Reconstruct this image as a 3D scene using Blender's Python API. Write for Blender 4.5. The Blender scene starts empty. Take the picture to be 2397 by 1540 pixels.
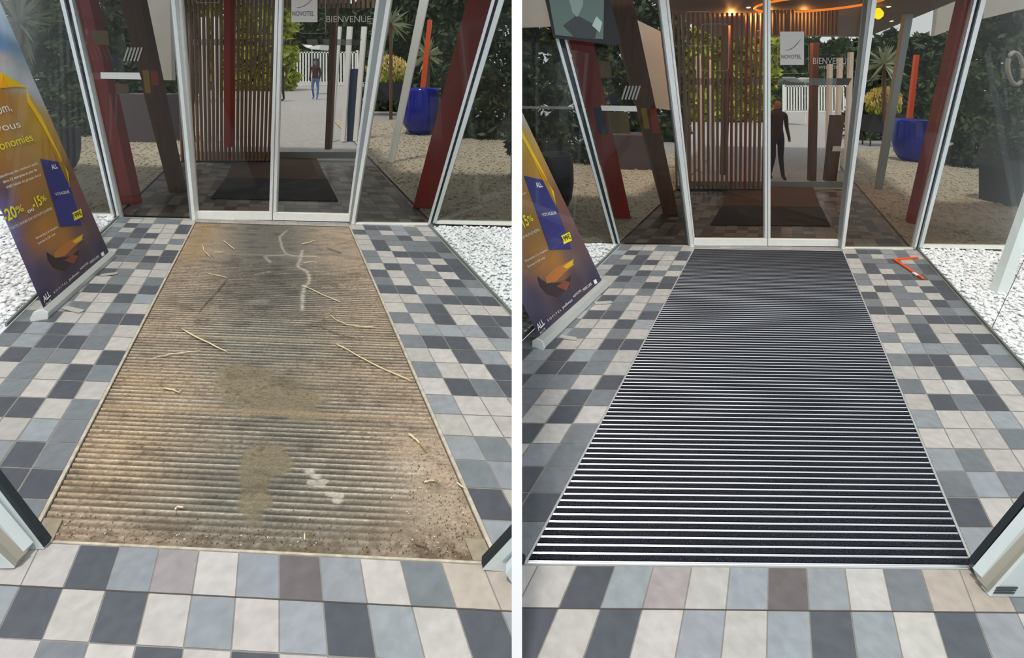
import bpy, bmesh, math, random
from mathutils import Vector, Matrix
import numpy as np
S = bpy.context.scene
# ------------------------------------------------------------------ camera, world, sun, exposure
F, CX, HY, EYE = 1120.0, 1210.0, 172.0, 1.6      # focal length and axis of the camera on a 2397 x 1540 frame
cd = bpy.data.cameras.new('camera'); cam = bpy.data.objects.new('camera', cd); S.collection.objects.link(cam)
cam.location = (0, 0, EYE); cam.rotation_euler = (math.pi/2, 0, 0)
cd.sensor_width = 36; cd.lens = 36*F/2397; cd.shift_x = (1198.5-CX)/2397; cd.shift_y = (HY-770)/2397
cd.clip_start = .02; cd.clip_end = 300
S.camera = cam
w = bpy.data.worlds.new('world'); S.world = w; w.use_nodes = True
bg = w.node_tree.nodes['Background']; bg.inputs[0].default_value = (.90, .95, 1, 1); bg.inputs[1].default_value = 1.0
sd = bpy.data.lights.new('sun', 'SUN'); sun = bpy.data.objects.new('sun', sd); S.collection.objects.link(sun)
sd.energy = 2.4; sd.angle = math.radians(5); sd.color = (1, .95, .87)
sun.rotation_euler = (math.radians(20), math.radians(-4), 0)     # high sun behind the camera, a little to the left
S.view_settings.view_transform = 'Standard'; S.view_settings.look = 'None'
S.view_settings.exposure = -.1; S.view_settings.gamma = 1; S.view_settings.use_curve_mapping = False

rnd = random.Random(7)
COL = S.collection
# ------------------------------------------------------------------ materials
MATS = {}
def srgb(c): return tuple(((x/255)/12.92 if x/255 <= .04045 else ((x/255+.055)/1.055)**2.4) for x in c)
def mat(name, rgb, rough=.6, metal=0, var=.0, scale=8, bump=0, emit=0, spec=.5, stretch=None):
    if name in MATS: return MATS[name]
    m = bpy.data.materials.new(name); m.use_nodes = True; n = m.node_tree.nodes; l = m.node_tree.links
    b = n['Principled BSDF']; c = (*srgb(rgb), 1)
    b.inputs['Base Color'].default_value = c; b.inputs['Roughness'].default_value = rough; b.inputs['Metallic'].default_value = metal
    b.inputs['Specular IOR Level'].default_value = spec
    if emit:
        b.inputs['Emission Color'].default_value = c; b.inputs['Emission Strength'].default_value = emit
    if var or bump:
        tc = n.new('ShaderNodeTexCoord'); tx = n.new('ShaderNodeTexNoise'); tx.inputs['Scale'].default_value = scale; tx.inputs['Detail'].default_value = 5
        mp = n.new('ShaderNodeMapping'); l.new(tc.outputs['Object'], mp.inputs[0]); l.new(mp.outputs[0], tx.inputs[0])
        if stretch: mp.inputs['Scale'].default_value = stretch
        if var:
            r = n.new('ShaderNodeMapRange'); r.inputs[1].default_value = .3; r.inputs[2].default_value = .7; r.inputs[3].default_value = 1-var; r.inputs[4].default_value = 1+var
            l.new(tx.outputs[0], r.inputs[0])
            v = n.new('ShaderNodeVectorMath'); v.operation = 'SCALE'; v.inputs[0].default_value = c[:3]; l.new(r.outputs[0], v.inputs['Scale']); l.new(v.outputs[0], b.inputs['Base Color'])
        if bump:
            bp = n.new('ShaderNodeBump'); bp.inputs['Strength'].default_value = bump; bp.inputs['Distance'].default_value = .01
            l.new(tx.outputs[0], bp.inputs['Height']); l.new(bp.outputs[0], b.inputs['Normal'])
    MATS[name] = m; return m
def vcmat(name, rough=.6, var=.05, scale=14, spec=.5):
    if name in MATS: return MATS[name]
    m = bpy.data.materials.new(name); m.use_nodes = True; n = m.node_tree.nodes; l = m.node_tree.links
    b = n['Principled BSDF']; b.inputs['Roughness'].default_value = rough; b.inputs['Specular IOR Level'].default_value = spec
    a = n.new('ShaderNodeVertexColor'); a.layer_name = 'Col'
    tc = n.new('ShaderNodeTexCoord'); tx = n.new('ShaderNodeTexNoise'); tx.inputs['Scale'].default_value = scale; tx.inputs['Detail'].default_value = 6; l.new(tc.outputs['Object'], tx.inputs[0])
    r = n.new('ShaderNodeMapRange'); r.inputs[1].default_value = .3; r.inputs[2].default_value = .7; r.inputs[3].default_value = 1-var; r.inputs[4].default_value = 1+var; l.new(tx.outputs[0], r.inputs[0])
    v = n.new('ShaderNodeVectorMath'); v.operation = 'SCALE'; l.new(a.outputs[0], v.inputs[0]); l.new(r.outputs[0], v.inputs['Scale']); l.new(v.outputs[0], b.inputs['Base Color'])
    MATS[name] = m; return m
def glass(name, tint, refl=.5, ior=1.35):
    if name in MATS: return MATS[name]
    m = bpy.data.materials.new(name); m.use_nodes = True; n = m.node_tree.nodes; l = m.node_tree.links
    n.remove(n['Principled BSDF']); t = n.new('ShaderNodeBsdfTransparent'); t.inputs[0].default_value = (*tint, 1)
    g = n.new('ShaderNodeBsdfGlossy'); g.inputs['Roughness'].default_value = 0.0; g.inputs['Color'].default_value = (.9, .95, 1, 1)
    f = n.new('ShaderNodeFresnel'); f.inputs[0].default_value = ior; k = n.new('ShaderNodeMath'); k.operation = 'MULTIPLY'; k.inputs[1].default_value = refl
    x = n.new('ShaderNodeMixShader'); l.new(f.outputs[0], k.inputs[0]); l.new(k.outputs[0], x.inputs[0]); l.new(t.outputs[0], x.inputs[1]); l.new(g.outputs[0], x.inputs[2])
    l.new(x.outputs[0], n['Material Output'].inputs[0]); MATS[name] = m; return m
ALU = mat('white_aluminium', (234, 236, 232), .35, .15, .04, 30)
SILVER = mat('silver_trim', (222, 226, 226), .3, .5)
GREYALU = mat('grey_aluminium', (150, 154, 152), .4, .3)
GASKET = mat('dark_gasket', (24, 34, 38), .5)
RAIL = mat('rail_white', (244, 244, 238), .45, .1, .04, 20)
GLASS_F = glass('facade_glass', (.80, .80, .77), .30)
GLASS_D = glass('door_glass', (.88, .87, .84), .32)
GLASS_C = glass('clear_glass', (.975, .985, .98), .05, 1.2)
FROST = mat('frosted_film', (176, 178, 172), .7)
RED = mat('dark_red_paint', (152, 42, 36), .5, 0, .1, 3)
WOOD = mat('dark_timber', (96, 66, 46), .6, 0, .2, 6, .2, stretch=(6, 6, .6))
SLAT = mat('brown_slat', (138, 104, 80), .5, 0, .25, 5, stretch=(5, 5, .4))
CEIL = mat('brown_soffit', (104, 84, 70), .6, 0, .15, 2, stretch=(8, .5, 1))
DESK = mat('plum_grey_panel', (84, 74, 80), .6)
BLACK = mat('matt_black', (26, 26, 28), .5)
NAVY = mat('blue_glaze', (18, 28, 150), .12)
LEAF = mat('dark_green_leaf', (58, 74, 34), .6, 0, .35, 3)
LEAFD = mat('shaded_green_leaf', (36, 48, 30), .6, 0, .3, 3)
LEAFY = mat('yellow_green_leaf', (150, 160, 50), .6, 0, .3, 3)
FLOWER = mat('cream_flower', (240, 216, 130), .7, 0, .2, 9)
ORANGE = mat('orange_plastic', (238, 92, 34), .4)
PEB = vcmat('white_pebble', .75, .04, 40)
PEBB = mat('pebble_bedding', (214, 218, 220), .9, 0, .1, 60)
ASPH = mat('grey_paving', (158, 156, 156), .9, 0, .15, 12)
WHITE = mat('white_paint', (236, 238, 236), .5)
GREYW = mat('light_grey_wall', (178, 172, 166), .8, 0, .05, 3)
TWIG = mat('pale_dry_twig', (222, 206, 166), .7, 0, .15, 60)
TWIGD = mat('dark_bark_twig', (112, 96, 78), .8, 0, .4, 90)
# ------------------------------------------------------------------ object helpers
def link(name, me, m=None, parent=None):
    o = bpy.data.objects.new(name, me); COL.objects.link(o)
    if m is not None and not me.materials:
        for q in (m if isinstance(m, (list, tuple)) else [m]): me.materials.append(q)
    if parent is not None: o.parent = parent; o.matrix_parent_inverse = parent.matrix_world.inverted() if False else Matrix.Translation(-parent.location)
    return o
def tag(o, label=None, cat=None, group=None, kind=None):
    if label: o['label'] = label
    if cat: o['category'] = cat
    if group: o['group'] = group
    if kind: o['kind'] = kind
    return o
def empty(name, loc, label, cat, group=None, kind=None):
    o = bpy.data.objects.new(name, None); COL.objects.link(o); o.location = loc; o.empty_display_size = .05
    return tag(o, label, cat, group, kind)
def V(*a): return Vector(a)
def ray(px, py): return Vector(((px-CX)/F, 1.0, -(py-HY)/F))
O = Vector((0, 0, EYE))
HALF = .0134
class MB:
    """collects polygons, boxes and tubes for one mesh"""
    def __init__(s, side=0): s.v = []; s.f = []; s.side = side; s.mi = []
    def poly(s, pts, mi=0):
        i = len(s.v); s.v += [Vector(p) for p in pts]; s.f.append(tuple(range(i, i+len(pts)))); s.mi.append(mi); return s
    def prism(s, pts, vec, mi=0):
        n = len(pts); i = len(s.v); vec = Vector(vec)
        s.v += [Vector(p) for p in pts] + [Vector(p)+vec for p in pts]
        s.f.append(tuple(range(i, i+n))); s.f.append(tuple(range(i+2*n-1, i+n-1, -1)))
        for k in range(n):
            k2 = (k+1) % n; s.f.append((i+k2, i+k, i+n+k, i+n+k2))
        s.mi += [mi]*(n+2); return s
    def box(s, c, sx, sy, sz, mi=0):   # centre of the base
        x, y, z = c; a, b = sx/2, sy/2
        return s.prism([(x-a, y-b, z), (x+a, y-b, z), (x+a, y+b, z), (x-a, y+b, z)], (0, 0, sz), mi)
    def tube(s, path, rad, seg=8, mi=0):
        path = [Vector(p) for p in path]; n = len(path)
        rad = rad if isinstance(rad, (list, tuple)) else [rad]*n
        rings = []
        for k, p in enumerate(path):
            t = (path[min(k+1, n-1)]-path[max(k-1, 0)]).normalized()
            up = Vector((0, 0, 1)) if abs(t.z) < .9 else Vector((1, 0, 0))
            a = t.cross(up).normalized(); b = t.cross(a).normalized(); i = len(s.v); rings.append(i)
            for q in range(seg):
                an = 2*math.pi*q/seg; s.v.append(p+(a*math.cos(an)+b*math.sin(an))*rad[k])
        for k in range(n-1):
            for q in range(seg):
                q2 = (q+1) % seg; s.f.append((rings[k]+q, rings[k]+q2, rings[k+1]+q2, rings[k+1]+q)); s.mi.append(mi)
        s.f.append(tuple(rings[0]+q for q in range(seg))[::-1]); s.f.append(tuple(rings[-1]+q for q in range(seg))); s.mi += [mi]*2
        return s
    def lathe(s, c, prof, seg=28, mi=0):
        c = Vector(c); i = len(s.v)
        for r, z in prof:
            for q in range(seg):
                an = 2*math.pi*q/seg; s.v.append(c+Vector((r*math.cos(an), r*math.sin(an), z)))
        for k in range(len(prof)-1):
            for q in range(seg):
                q2 = (q+1) % seg; s.f.append((i+k*seg+q, i+k*seg+q2, i+(k+1)*seg+q2, i+(k+1)*seg+q)); s.mi.append(mi)
        s.f.append(tuple(i+q for q in range(seg))[::-1]); s.f.append(tuple(i+(len(prof)-1)*seg+q for q in range(seg))); s.mi += [mi]*2
        return s
    def mesh(s, name, smooth=False, bevel=0):
        me = bpy.data.meshes.new(name); me.from_pydata([tuple(p) for p in s.v], [], s.f)
        for p, m in zip(me.polygons, s.mi): p.material_index = m
        bm = bmesh.new(); bm.from_mesh(me)
        bmesh.ops.recalc_face_normals(bm, faces=bm.faces)
        if bevel: bmesh.ops.bevel(bm, geom=[e for e in bm.edges], offset=bevel, segments=2, affect='EDGES', clamp_overlap=True)
        if s.side:   # everything of a room ends at the dividing partition
            bmesh.ops.bisect_plane(bm, geom=bm.verts[:]+bm.edges[:]+bm.faces[:], plane_co=(s.side*HALF, 0, 0), plane_no=(-s.side, 0, 0), clear_outer=True)
        if smooth:
            for f in bm.faces: f.smooth = True
        bm.to_mesh(me); bm.free(); me.update(); return me
    def build(s, name, m, parent=None, smooth=False, bevel=0): return link(name, s.mesh(name, smooth, bevel), m, parent)

class Hall:
    def __init__(s, side, A, B, C):
        s.side = side; s.A = Vector(A); s.B = Vector(B); s.C = Vector(C)+O
        s.n = s.A.cross(s.B).normalized()
        s.ah = Vector((s.A.x, s.A.y, 0)).normalized(); s.fn = Vector((-s.ah.y, s.ah.x, 0))    # along the facade, and away from the camera
        s.f0 = s.P(6, 25.42)
        s.Minv = np.linalg.inv(np.array([list(s.A), list(s.B), list(s.n)]).T)
    def P(s, u, v, z=0): return s.C+s.A*u+s.B*v+Vector((0, 0, z))
    def G(s, px, py, z=0):                # point of the floor plane
        r = ray(px, py); t = (s.C-O).dot(s.n)/r.dot(s.n); return O+r*t+Vector((0, 0, z))
    def uv(s, px, py):
        p = s.G(px, py)-s.C; q = s.Minv @ np.array(p); return q[0], q[1]
    def fp(s, px, py, off=0):             # point of the facade plane
        r = ray(px, py); p0 = s.f0+s.fn*off; t = (p0-O).dot(s.fn)/r.dot(s.fn); return O+r*t
    def at(s, px, py, Y): return O+ray(px, py)*Y
    def mb(s): return MB(s.side)
    def fprism(s, pts, off, th, mb=None):
        mb = mb or s.mb(); return mb.prism([s.fp(x, y, off) for x, y in pts], s.fn*th)
L = Hall(-1, [.12992169, -.00374642, -.0025139], [-.06262398, .12522341, .00281639], [-1.59845722, 1.57441567, -1.51632958])
R = Hall(1, [.12997491, .00098179, -.00235768], [.07192346, .13202819, -.00539649], [.03831537, 1.64083187, -1.65839417])
W = 11.8
# ------------------------------------------------------------------ dividing partition between the two halls
m = MB().prism([(-HALF, 1.25, -.2), (HALF, 1.25, -.2), (HALF, 24, -.5), (-HALF, 24, -.5)], (0, 0, 3.2))
me = m.mesh('wall_divider'); tag(link('wall_divider', me, mat('partition_white', (250, 250, 250), .7)), 'slim white partition panel standing between the two entrance halls', 'wall', kind='structure')
# ------------------------------------------------------------------ tiled floors
TC = {'W': (182, 179, 175), 'L': (144, 150, 155), 'M': (117, 123, 128), 'D': (83, 87, 94), 'P': (154, 147, 147), 'B': (104, 99, 99), 'S': (176, 167, 156)}
RIGHT = ['WDDLMW','DMWLMW','WMMDWM','WDMMMD','WDWMMD','MWDDDM','MWWMWD','WDMWDD','DWMMWD','MWMWDM','DDWWML','WWMDDD','WMDWWW','MWDWDD','WLLLDL','MDDWLM','WWDLWW','MWWDWM','WDMDWW','LWWLWL','WWWMWW','LMWWML','MLMWLW','DWWMLW','LWWLWM']
LEFT = ['WMMWWM','DWWMDL','DWWDWM','WWDDMM','MWWMDW','WMDLDL','DWMDWW','DDMMWL','WMWWDM','WWMDWM','MWMWLD','DWDDWM','LDWWMD','WMWMLW','DDWWDM','WMLDLD','WMDDLM','DWMMDW','MDWMWW','WDWMWM','MWDDLW','MLWWDM','MDLWMD','DDWMWL','MWDLWM']
FRONT = ['WWDLPWLBLWMSSMLWDL', 'LDWDWLWLDLWDLWMDWL', 'LWMWDWDWLMDWLMWDLW', 'WDLWMWLDWWDLWMDWLM']
def tiles(H, wall):
    verts = []; faces = []; cols = []; g = .022
    def quad(u0, u1, v0, v1, c, z=.0, gap=g):
        i = len(verts); kk = rnd.uniform(.955, 1.035); cc = [x*kk*rnd.uniform(.993, 1.007) for x in TC[c]]
        for u, v in ((u0+gap, v0+gap), (u1-gap, v0+gap), (u1-gap, v1-gap), (u0+gap, v1-gap)): verts.append(H.P(u, v, z))
        faces.append((i, i+1, i+2, i+3)); cols.append(srgb(cc))
    for r in range(26):
        v1 = 25-r; v0 = max(24-r, -.2)
        rowr = RIGHT[r] if r < 25 else 'MWLWDM'; rowl = LEFT[r] if r < 25 else 'LWMDWM'
        for c in range(6):
            u = W+.02+c; u1 = min(u+1, 17.8); quad(u, u1, v0, v1, rowr[c]); quad(max(-c-1, -5.92), -c-.02, v0, v1, rowl[c])
    for c in range(6):   # cut row against the facade
        quad(W+.02+c, min(W+1+c, 17.8), 25, 25.4, 'WMMLWL'[c]); quad(max(-c-1, -5.92), -c-.02, 25, 25.4, 'WLMWLM'[c])
    for c in range(12):
        quad(W/12*c, W/12*(c+1), 24.86, 25.75, 'S' if c % 5 == 2 else 'P')
    for k, row in enumerate(FRONT):
        for i in range(-11, 22):
            ch = row[i+1] if 0 <= i+1 < len(row) else 'WDLMWL'[(i*5+k*7) % 6]
            quad(1.37+i-1, 1.37+i, -1.22-1.02*k, -.2-1.02*k, ch, gap=.017)
    i = len(verts); [verts.append(H.P(u, v, .0004)) for u, v in ((-11, -1.235), (22, -1.235), (22, -1.205), (-11, -1.205))]; faces.append((i, i+1, i+2, i+3)); cols.append(srgb((84, 76, 70)))   # dark open joint
    # grout bed
    i = len(verts)
    def bed(u0, u1, v0, v1):
        i = len(verts)
        for u, v in ((u0, v0), (u1, v0), (u1, v1), (u0, v1)): verts.append(H.P(u, v, -.0012))
        faces.append((i, i+1, i+2, i+3)); cols.append(srgb((138, 136, 130)))
    bed(-5.95, 0, -.2, 25.42); bed(W, 17.85, -.2, 25.42); bed(-11, 22, -5.3, -.2); bed(0, W, 24.6, 25.9)
    bm = bmesh.new(); lay = bm.loops.layers.float_color.new('Col'); vs = [bm.verts.new(p) for p in verts]
    for f, c in zip(faces, cols):
        fc = bm.faces.new([vs[q] for q in f])
        for lp in fc.loops: lp[lay] = (*c, 1)
    bmesh.ops.bisect_plane(bm, geom=bm.verts[:]+bm.edges[:]+bm.faces[:], plane_co=(H.side*HALF, 0, 0), plane_no=(-H.side, 0, 0), clear_outer=True)
    me = bpy.data.meshes.new('floor'); bm.to_mesh(me); bm.free()
    return tag(link('floor', me, vcmat('floor_tile', .42, .11, 26)), 'mosaic floor of square grey and off-white tiles around the %s doormat' % wall, 'floor', kind='structure')
tiles(L, 'worn brown'); tiles(R, 'new black')
# ------------------------------------------------------------------ pebble beds
ICO_V = []; ICO_F = []
_b = bmesh.new(); bmesh.ops.create_icosphere(_b, subdivisions=2, radius=1); _b.verts.ensure_lookup_table()
ICO_V = np.array([list(v.co) for v in _b.verts]); ICO_F = np.array([[v.index for v in f.verts] for f in _b.faces]); _b.free()
_b = bmesh.new(); bmesh.ops.create_icosphere(_b, subdivisions=1, radius=1)
ICO1_V = np.array([list(v.co) for v in _b.verts]); ICO1_F = np.array([[v.index for v in f.verts] for f in _b.faces]); _b.free()
def pebbles(name, H, poly_uv, n, size, label, cat, bright=(246, 248, 250), detail=2, seed=1, bedmat=None, extra=None):
    rg = np.random.default_rng(seed); iv, fi = (ICO_V, ICO_F) if detail == 2 else (ICO1_V, ICO1_F)
    P = np.array(poly_uv); lo, hi = P.min(0), P.max(0); pts = []
    def inside(x, y):
        c = False; k = len(P)
        for a in range(k):
            x1, y1 = P[a]; x2, y2 = P[(a+1) % k]
            if (y1 > y) != (y2 > y) and x < (x2-x1)*(y-y1)/(y2-y1)+x1: c = not c
        return c
    while len(pts) < n:
        q = lo+(hi-lo)*rg.random(2)
        if inside(*q): pts.append(q)
    vs = []; fs = []; cs = []; off = 0
    A, B, C = np.array(H.A), np.array(H.B), np.array(H.C)
    for q in pts:
        s = size*rg.uniform(.6, 1.25); sc = np.array([1, rg.uniform(.55, .9), rg.uniform(.35, .6)])*s
        a = rg.uniform(0, 6.28); ca, sa = math.cos(a), math.sin(a); tl = rg.uniform(-.5, .5)
        p = iv*sc*(1+rg.uniform(-.12, .12, (len(iv), 1)))
        p = np.c_[p[:, 0], p[:, 1]*math.cos(tl)-p[:, 2]*math.sin(tl), p[:, 1]*math.sin(tl)+p[:, 2]*math.cos(tl)]
        p = np.c_[p[:, 0]*ca-p[:, 1]*sa, p[:, 0]*sa+p[:, 1]*ca, p[:, 2]]
        c = A*q[0]+B*q[1]+C+np.array([0, 0, rg.uniform(.0, .7)*size])
        if H.side*c[0] < HALF+size*1.4: continue
        vs.append(p+c); fs.append(fi+off); off += len(iv); cs.append(rg.uniform(.82, 1.0))
    vs = np.concatenate(vs); fs = np.concatenate(fs)
    me = bpy.data.meshes.new(name); me.from_pydata(vs.tolist(), [], fs.tolist()); me.shade_smooth()
    ca = me.color_attributes.new('Col', 'FLOAT_COLOR', 'POINT'); base = np.array(srgb(bright))
    arr = np.ones((len(vs), 4)); arr[:, :3] = np.repeat(np.array(cs), len(iv))[:, None]*base
    ca.data.foreach_set('color', arr.ravel())
    o = tag(link(name, me, PEB), label, cat, kind='stuff')
    mb = H.mb(); mb.poly([H.P(u, v, -.006) for u, v in poly_uv]); mb.build('bedding', bedmat or PEBB, o)
    return o
BEDL = [(-6.25, 2), (-6.25, 25.3), (-17, 25.3), (-17, 2)]
pebbles('pebble_bed', L, [(-6.25, 8), (-6.25, 25.3), (-14, 25.3), (-14, 8)], 4200, .018, 'bed of white pebbles behind the roll-up banner in the hall with the worn mat', 'pebbles', seed=1)
pebbles('pebble_bed', L, [(18.1, 13), (18.1, 25.3), (27, 25.3), (27, 13)], 3600, .016, 'bed of white pebbles between the worn mat hall and the white partition', 'pebbles', seed=2)
pebbles('pebble_bed', R, [(-6.25, 8), (-6.25, 25.3), (-13, 25.3), (-13, 8)], 3000, .018, 'small patch of white pebbles beside the banner in the hall with the new mat', 'pebbles', seed=3)
pebbles('pebble_bed', R, [(18.1, 5), (18.1, 25.3), (30, 25.3), (30, 5)], 7500, .0165, 'bright white pebble bed around the slanted white column', 'pebbles', (252, 252, 252), seed=4)
# ------------------------------------------------------------------ frameless side glazing along the tile edge
CHAN = mat('base_channel', (128, 134, 126), .5, .2)
def side_glass(H, u, v0, v1, num, where, joints=()):
    root = empty('window_%d' % num, H.P(u, v0), 'frameless glass side wall in a low channel, %s' % where, 'window', kind='structure')
    s = .11 if u > 0 else -.11
    H.mb().prism([H.P(u, v0), H.P(u+s, v0), H.P(u+s, v1), H.P(u, v1)], (0, 0, .022)).build('base_channel', CHAN, root)
    s2 = s*.25
    H.mb().prism([H.P(u+s*.4, v0, .022), H.P(u+s*.4+s2, v0, .022), H.P(u+s*.4+s2, v1, .022), H.P(u+s*.4, v1, .022)], (0, 0, 1.9)).build('glass_pane', GLASS_C, root)
    return root
side_glass(L, -5.97, 9.5, 25.2, 1, 'left of the worn mat hall')
side_glass(L, 17.85, 9, 25.2, 2, 'right of the worn mat hall')
side_glass(R, -5.97, 9.5, 25.2, 3, 'left of the new mat hall')
g4 = side_glass(R, 17.85, 6, 25.2, 4, 'right of the new mat hall')
p0 = R.G(2322, 774); p1 = O+ray(2397, 612)*p0.y; d = (p1-p0)
R.mb().tube([p0+Vector((0, 0, .02)), p0+d*2.2], .0016, 6).build('pane_joint', GASKET, g4)
# ------------------------------------------------------------------ facade
def bar(H, b0, b1, t0, t1, yb, yt=0, off=0, th=.05, mb=None, up=1.55):
    """upright of the facade: its foot spans b0..b1 at yb, its head t0..t1 at yt; carried on upwards"""
    k = up
    T0 = (b0+(t0-b0)*k, yb+(yt-yb)*k); T1 = (b1+(t1-b1)*k, yb+(yt-yb)*k)
    return H.fprism([(b0, yb), (b1, yb), T1, T0], off, th, mb)
def fan(b, t, yb, k=1.5, yt=0): return (b+(t-b)*k, yb+(yt-yb)*k)
def rail(H, x0, y0, x1, y1, h, off=0, th=.05, mb=None):
    return H.fprism([(x0, y0), (x1, y1), (x1, y1-h), (x0, y0-h)], off, th, mb)
def facade(H, d, base):
    hall = 'worn mat hall' if H.side < 0 else 'new mat hall'
    # corner posts: silver - dark seal - silver
    for side in ('lc', 'rc'):
        a = d[side]; c = empty('trim_%d' % (base+(side == 'rc')), H.fp(a[0][0], a[0][4]), 'silver corner post with dark seal, %s of the doors in the %s' % ('left' if side == 'lc' else 'right', hall), 'post', kind='structure')
        bar(H, *a[0], off=-.03, th=.05).build('cover_strip', SILVER, c); bar(H, *a[1], off=-.012, th=.05).build('seal', GASKET, c); bar(H, *a[2], off=-.03, th=.05).build('cover_strip', SILVER, c)
    # fixed panes
    for i, (nm, q) in enumerate(d['panes']):
        r = empty('window_%d' % (base+4+i), H.fp(q[0][0], q[0][1]), 'tall fixed glass pane, %s in the %s' % (nm, hall), 'window', kind='structure')
        (x0, y0), (x1, y1), t0, t1, h = q
        H.fprism([(x0, y0), (x1, y1), fan(x1, t1, y1), fan(x0, t0, y0)], 0, .008).build('glass_pane', GLASS_F, r)
        rail(H, x0, y0, x1, y1, h, -.02, .05).build('bottom_rail', RAIL, r)
    # sliding doors
    D = d['door']; r = empty('door_%d' % (1 if H.side < 0 else 2), H.fp(D['c'][0], D['yb']), 'pair of glass sliding entrance doors with white rails in the %s' % hall, 'door', kind='structure')
    for q in D['posts']: bar(H, *q[:6], off=q[6], th=.06).build('door_post', q[7], r)
    for leaf in D['leaves']:
        (x0, x1, t0, t1, y0, y1, h) = leaf['g']
        lf = H.fprism([(x0, y0), (x1, y1), fan(x1, t1, y1), fan(x0, t0, y0)], .03, .008).build('door_leaf', GLASS_D, r)
        rail(H, x0, y0, x1, y1, h, .01, .045).build('bottom_rail', RAIL, lf)
        for s in leaf['stiles']: bar(H, *s, off=.012, th=.04).build('stile', ALU, lf)
    H.mb().prism([H.P(0, 25.2, 0), H.P(W, 25.2, 0), H.P(W, 25.34, 0), H.P(0, 25.34, 0)], (0, 0, .002)).build('floor_track', GREYALU, r)
    return r
dL = dict(
    lc=[(261, 267, 140, 149, 507), (267, 274.5, 149, 161, 509), (274.5, 280, 161, 168, 512)],
    rc=[(1001, 1007, 1151, 1159, 524), (1007, 1013, 1159, 1167, 522), (1013, 1021, 1167, 1180, 521)],
    panes=[('far left over the pebble bed', ((-160, 497), (262, 507), -450, 141, 5)), ('just left of the doors', ((279, 515), (449, 519), 167, 402, 4)),
           ('just right of the doors', ((827, 526), (1004, 528), 914, 1152, 4)), ('far right beside the partition', ((1019, 524), (1290, 529), 1178, 1560, 7))],
    door=dict(c=(640,), yb=516, posts=[(445, 450, 398, 401, 518, 0, -.03, GREYALU), (450, 457, 400, 409, 518, 0, -.035, ALU), (817, 823, 888, 905, 524, 0, -.03, GREYALU), (822, 829, 905, 915, 525, 0, -.035, ALU)],
              leaves=[dict(g=(457, 636, 418, 651, 513, 515, 18), stiles=[(457, 461, 418, 424, 513), (629.5, 636, 644, 651, 515)]),
                      dict(g=(639, 818, 653, 889, 515, 519, 17), stiles=[(639, 645.5, 653, 660, 515), (813, 818, 880, 888, 519)])]))
facade(L, dL, 1)
dR = dict(
    lc=[(1437, 1443, 1276, 1283, 577), (1443, 1450, 1283, 1297, 577), (1449, 1454, 1297, 1303, 578)],
    rc=[(2139, 2144, 2281, 2287, 583), (2144, 2152, 2287, 2297, 581), (2152, 2160, 2297, 2309, 580)],
    panes=[('far left behind the banner', ((1100, 572), (1440, 577), 700, 1280, 4)), ('just left of the doors', ((1453, 580), (1618, 581), 1303, 1546, 4)),
           ('just right of the doors', ((1975, 584), (2141, 585), 2051, 2283, 4)), ('far right over the bright pebbles', ((2159, 581), (2800, 590), 2307, 3200, 8))],
    door=dict(c=(1797,), yb=575, posts=[(1613, 1618, 1541, 1545, 580, 0, -.03, GREYALU), (1617, 1625, 1544, 1558, 580, 0, -.035, ALU), (1967, 1972, 2032, 2043, 582, 0, -.03, GREYALU), (1970, 1977, 2042, 2053, 583, 0, -.035, ALU)],
              leaves=[dict(g=(1625, 1796, 1563, 1796, 574, 575, 15), stiles=[(1625, 1628, 1560, 1566, 574), (1791, 1796, 1790, 1796, 575)]),
                      dict(g=(1798, 1968, 1798, 2032, 575, 577, 15), stiles=[(1798, 1803.5, 1798, 1804, 575), (1964, 1968, 2026, 2032, 577)])]))
facade(R, dR, 9)
# ------------------------------------------------------------------ doormats
def seg_dist(px, py, poly):
    d = np.full(px.shape, 1e9)
    for (x1, y1), (x2, y2) in zip(poly[:-1], poly[1:]):
        dx, dy = x2-x1, y2-y1; t = np.clip(((px-x1)*dx+(py-y1)*dy)/(dx*dx+dy*dy), 0, 1)
        d = np.minimum(d, np.hypot(px-x1-t*dx, py-y1-t*dy))
    return d
def vnoise(x, y, seed):
    rg = np.random.default_rng(seed); T = rg.random((64, 64)); xi = np.floor(x).astype(int); yi = np.floor(y).astype(int); fx = x-xi; fy = y-yi
    fx = fx*fx*(3-2*fx); fy = fy*fy*(3-2*fy); a = T[xi % 64, yi % 64]; b = T[(xi+1) % 64, yi % 64]; c = T[xi % 64, (yi+1) % 64]; d = T[(xi+1) % 64, (yi+1) % 64]
    return (a*(1-fx)+b*fx)*(1-fy)+(c*(1-fx)+d*fx)*fy
def fbm(x, y, seed, o=4): return sum(vnoise(x*2**k, y*2**k, seed+k)*.5**k for k in range(o))/(2-.5**(o-1))
def smooth(a, b, x): t = np.clip((x-a)/(b-a), 0, 1); return t*t*(3-2*t)
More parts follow.
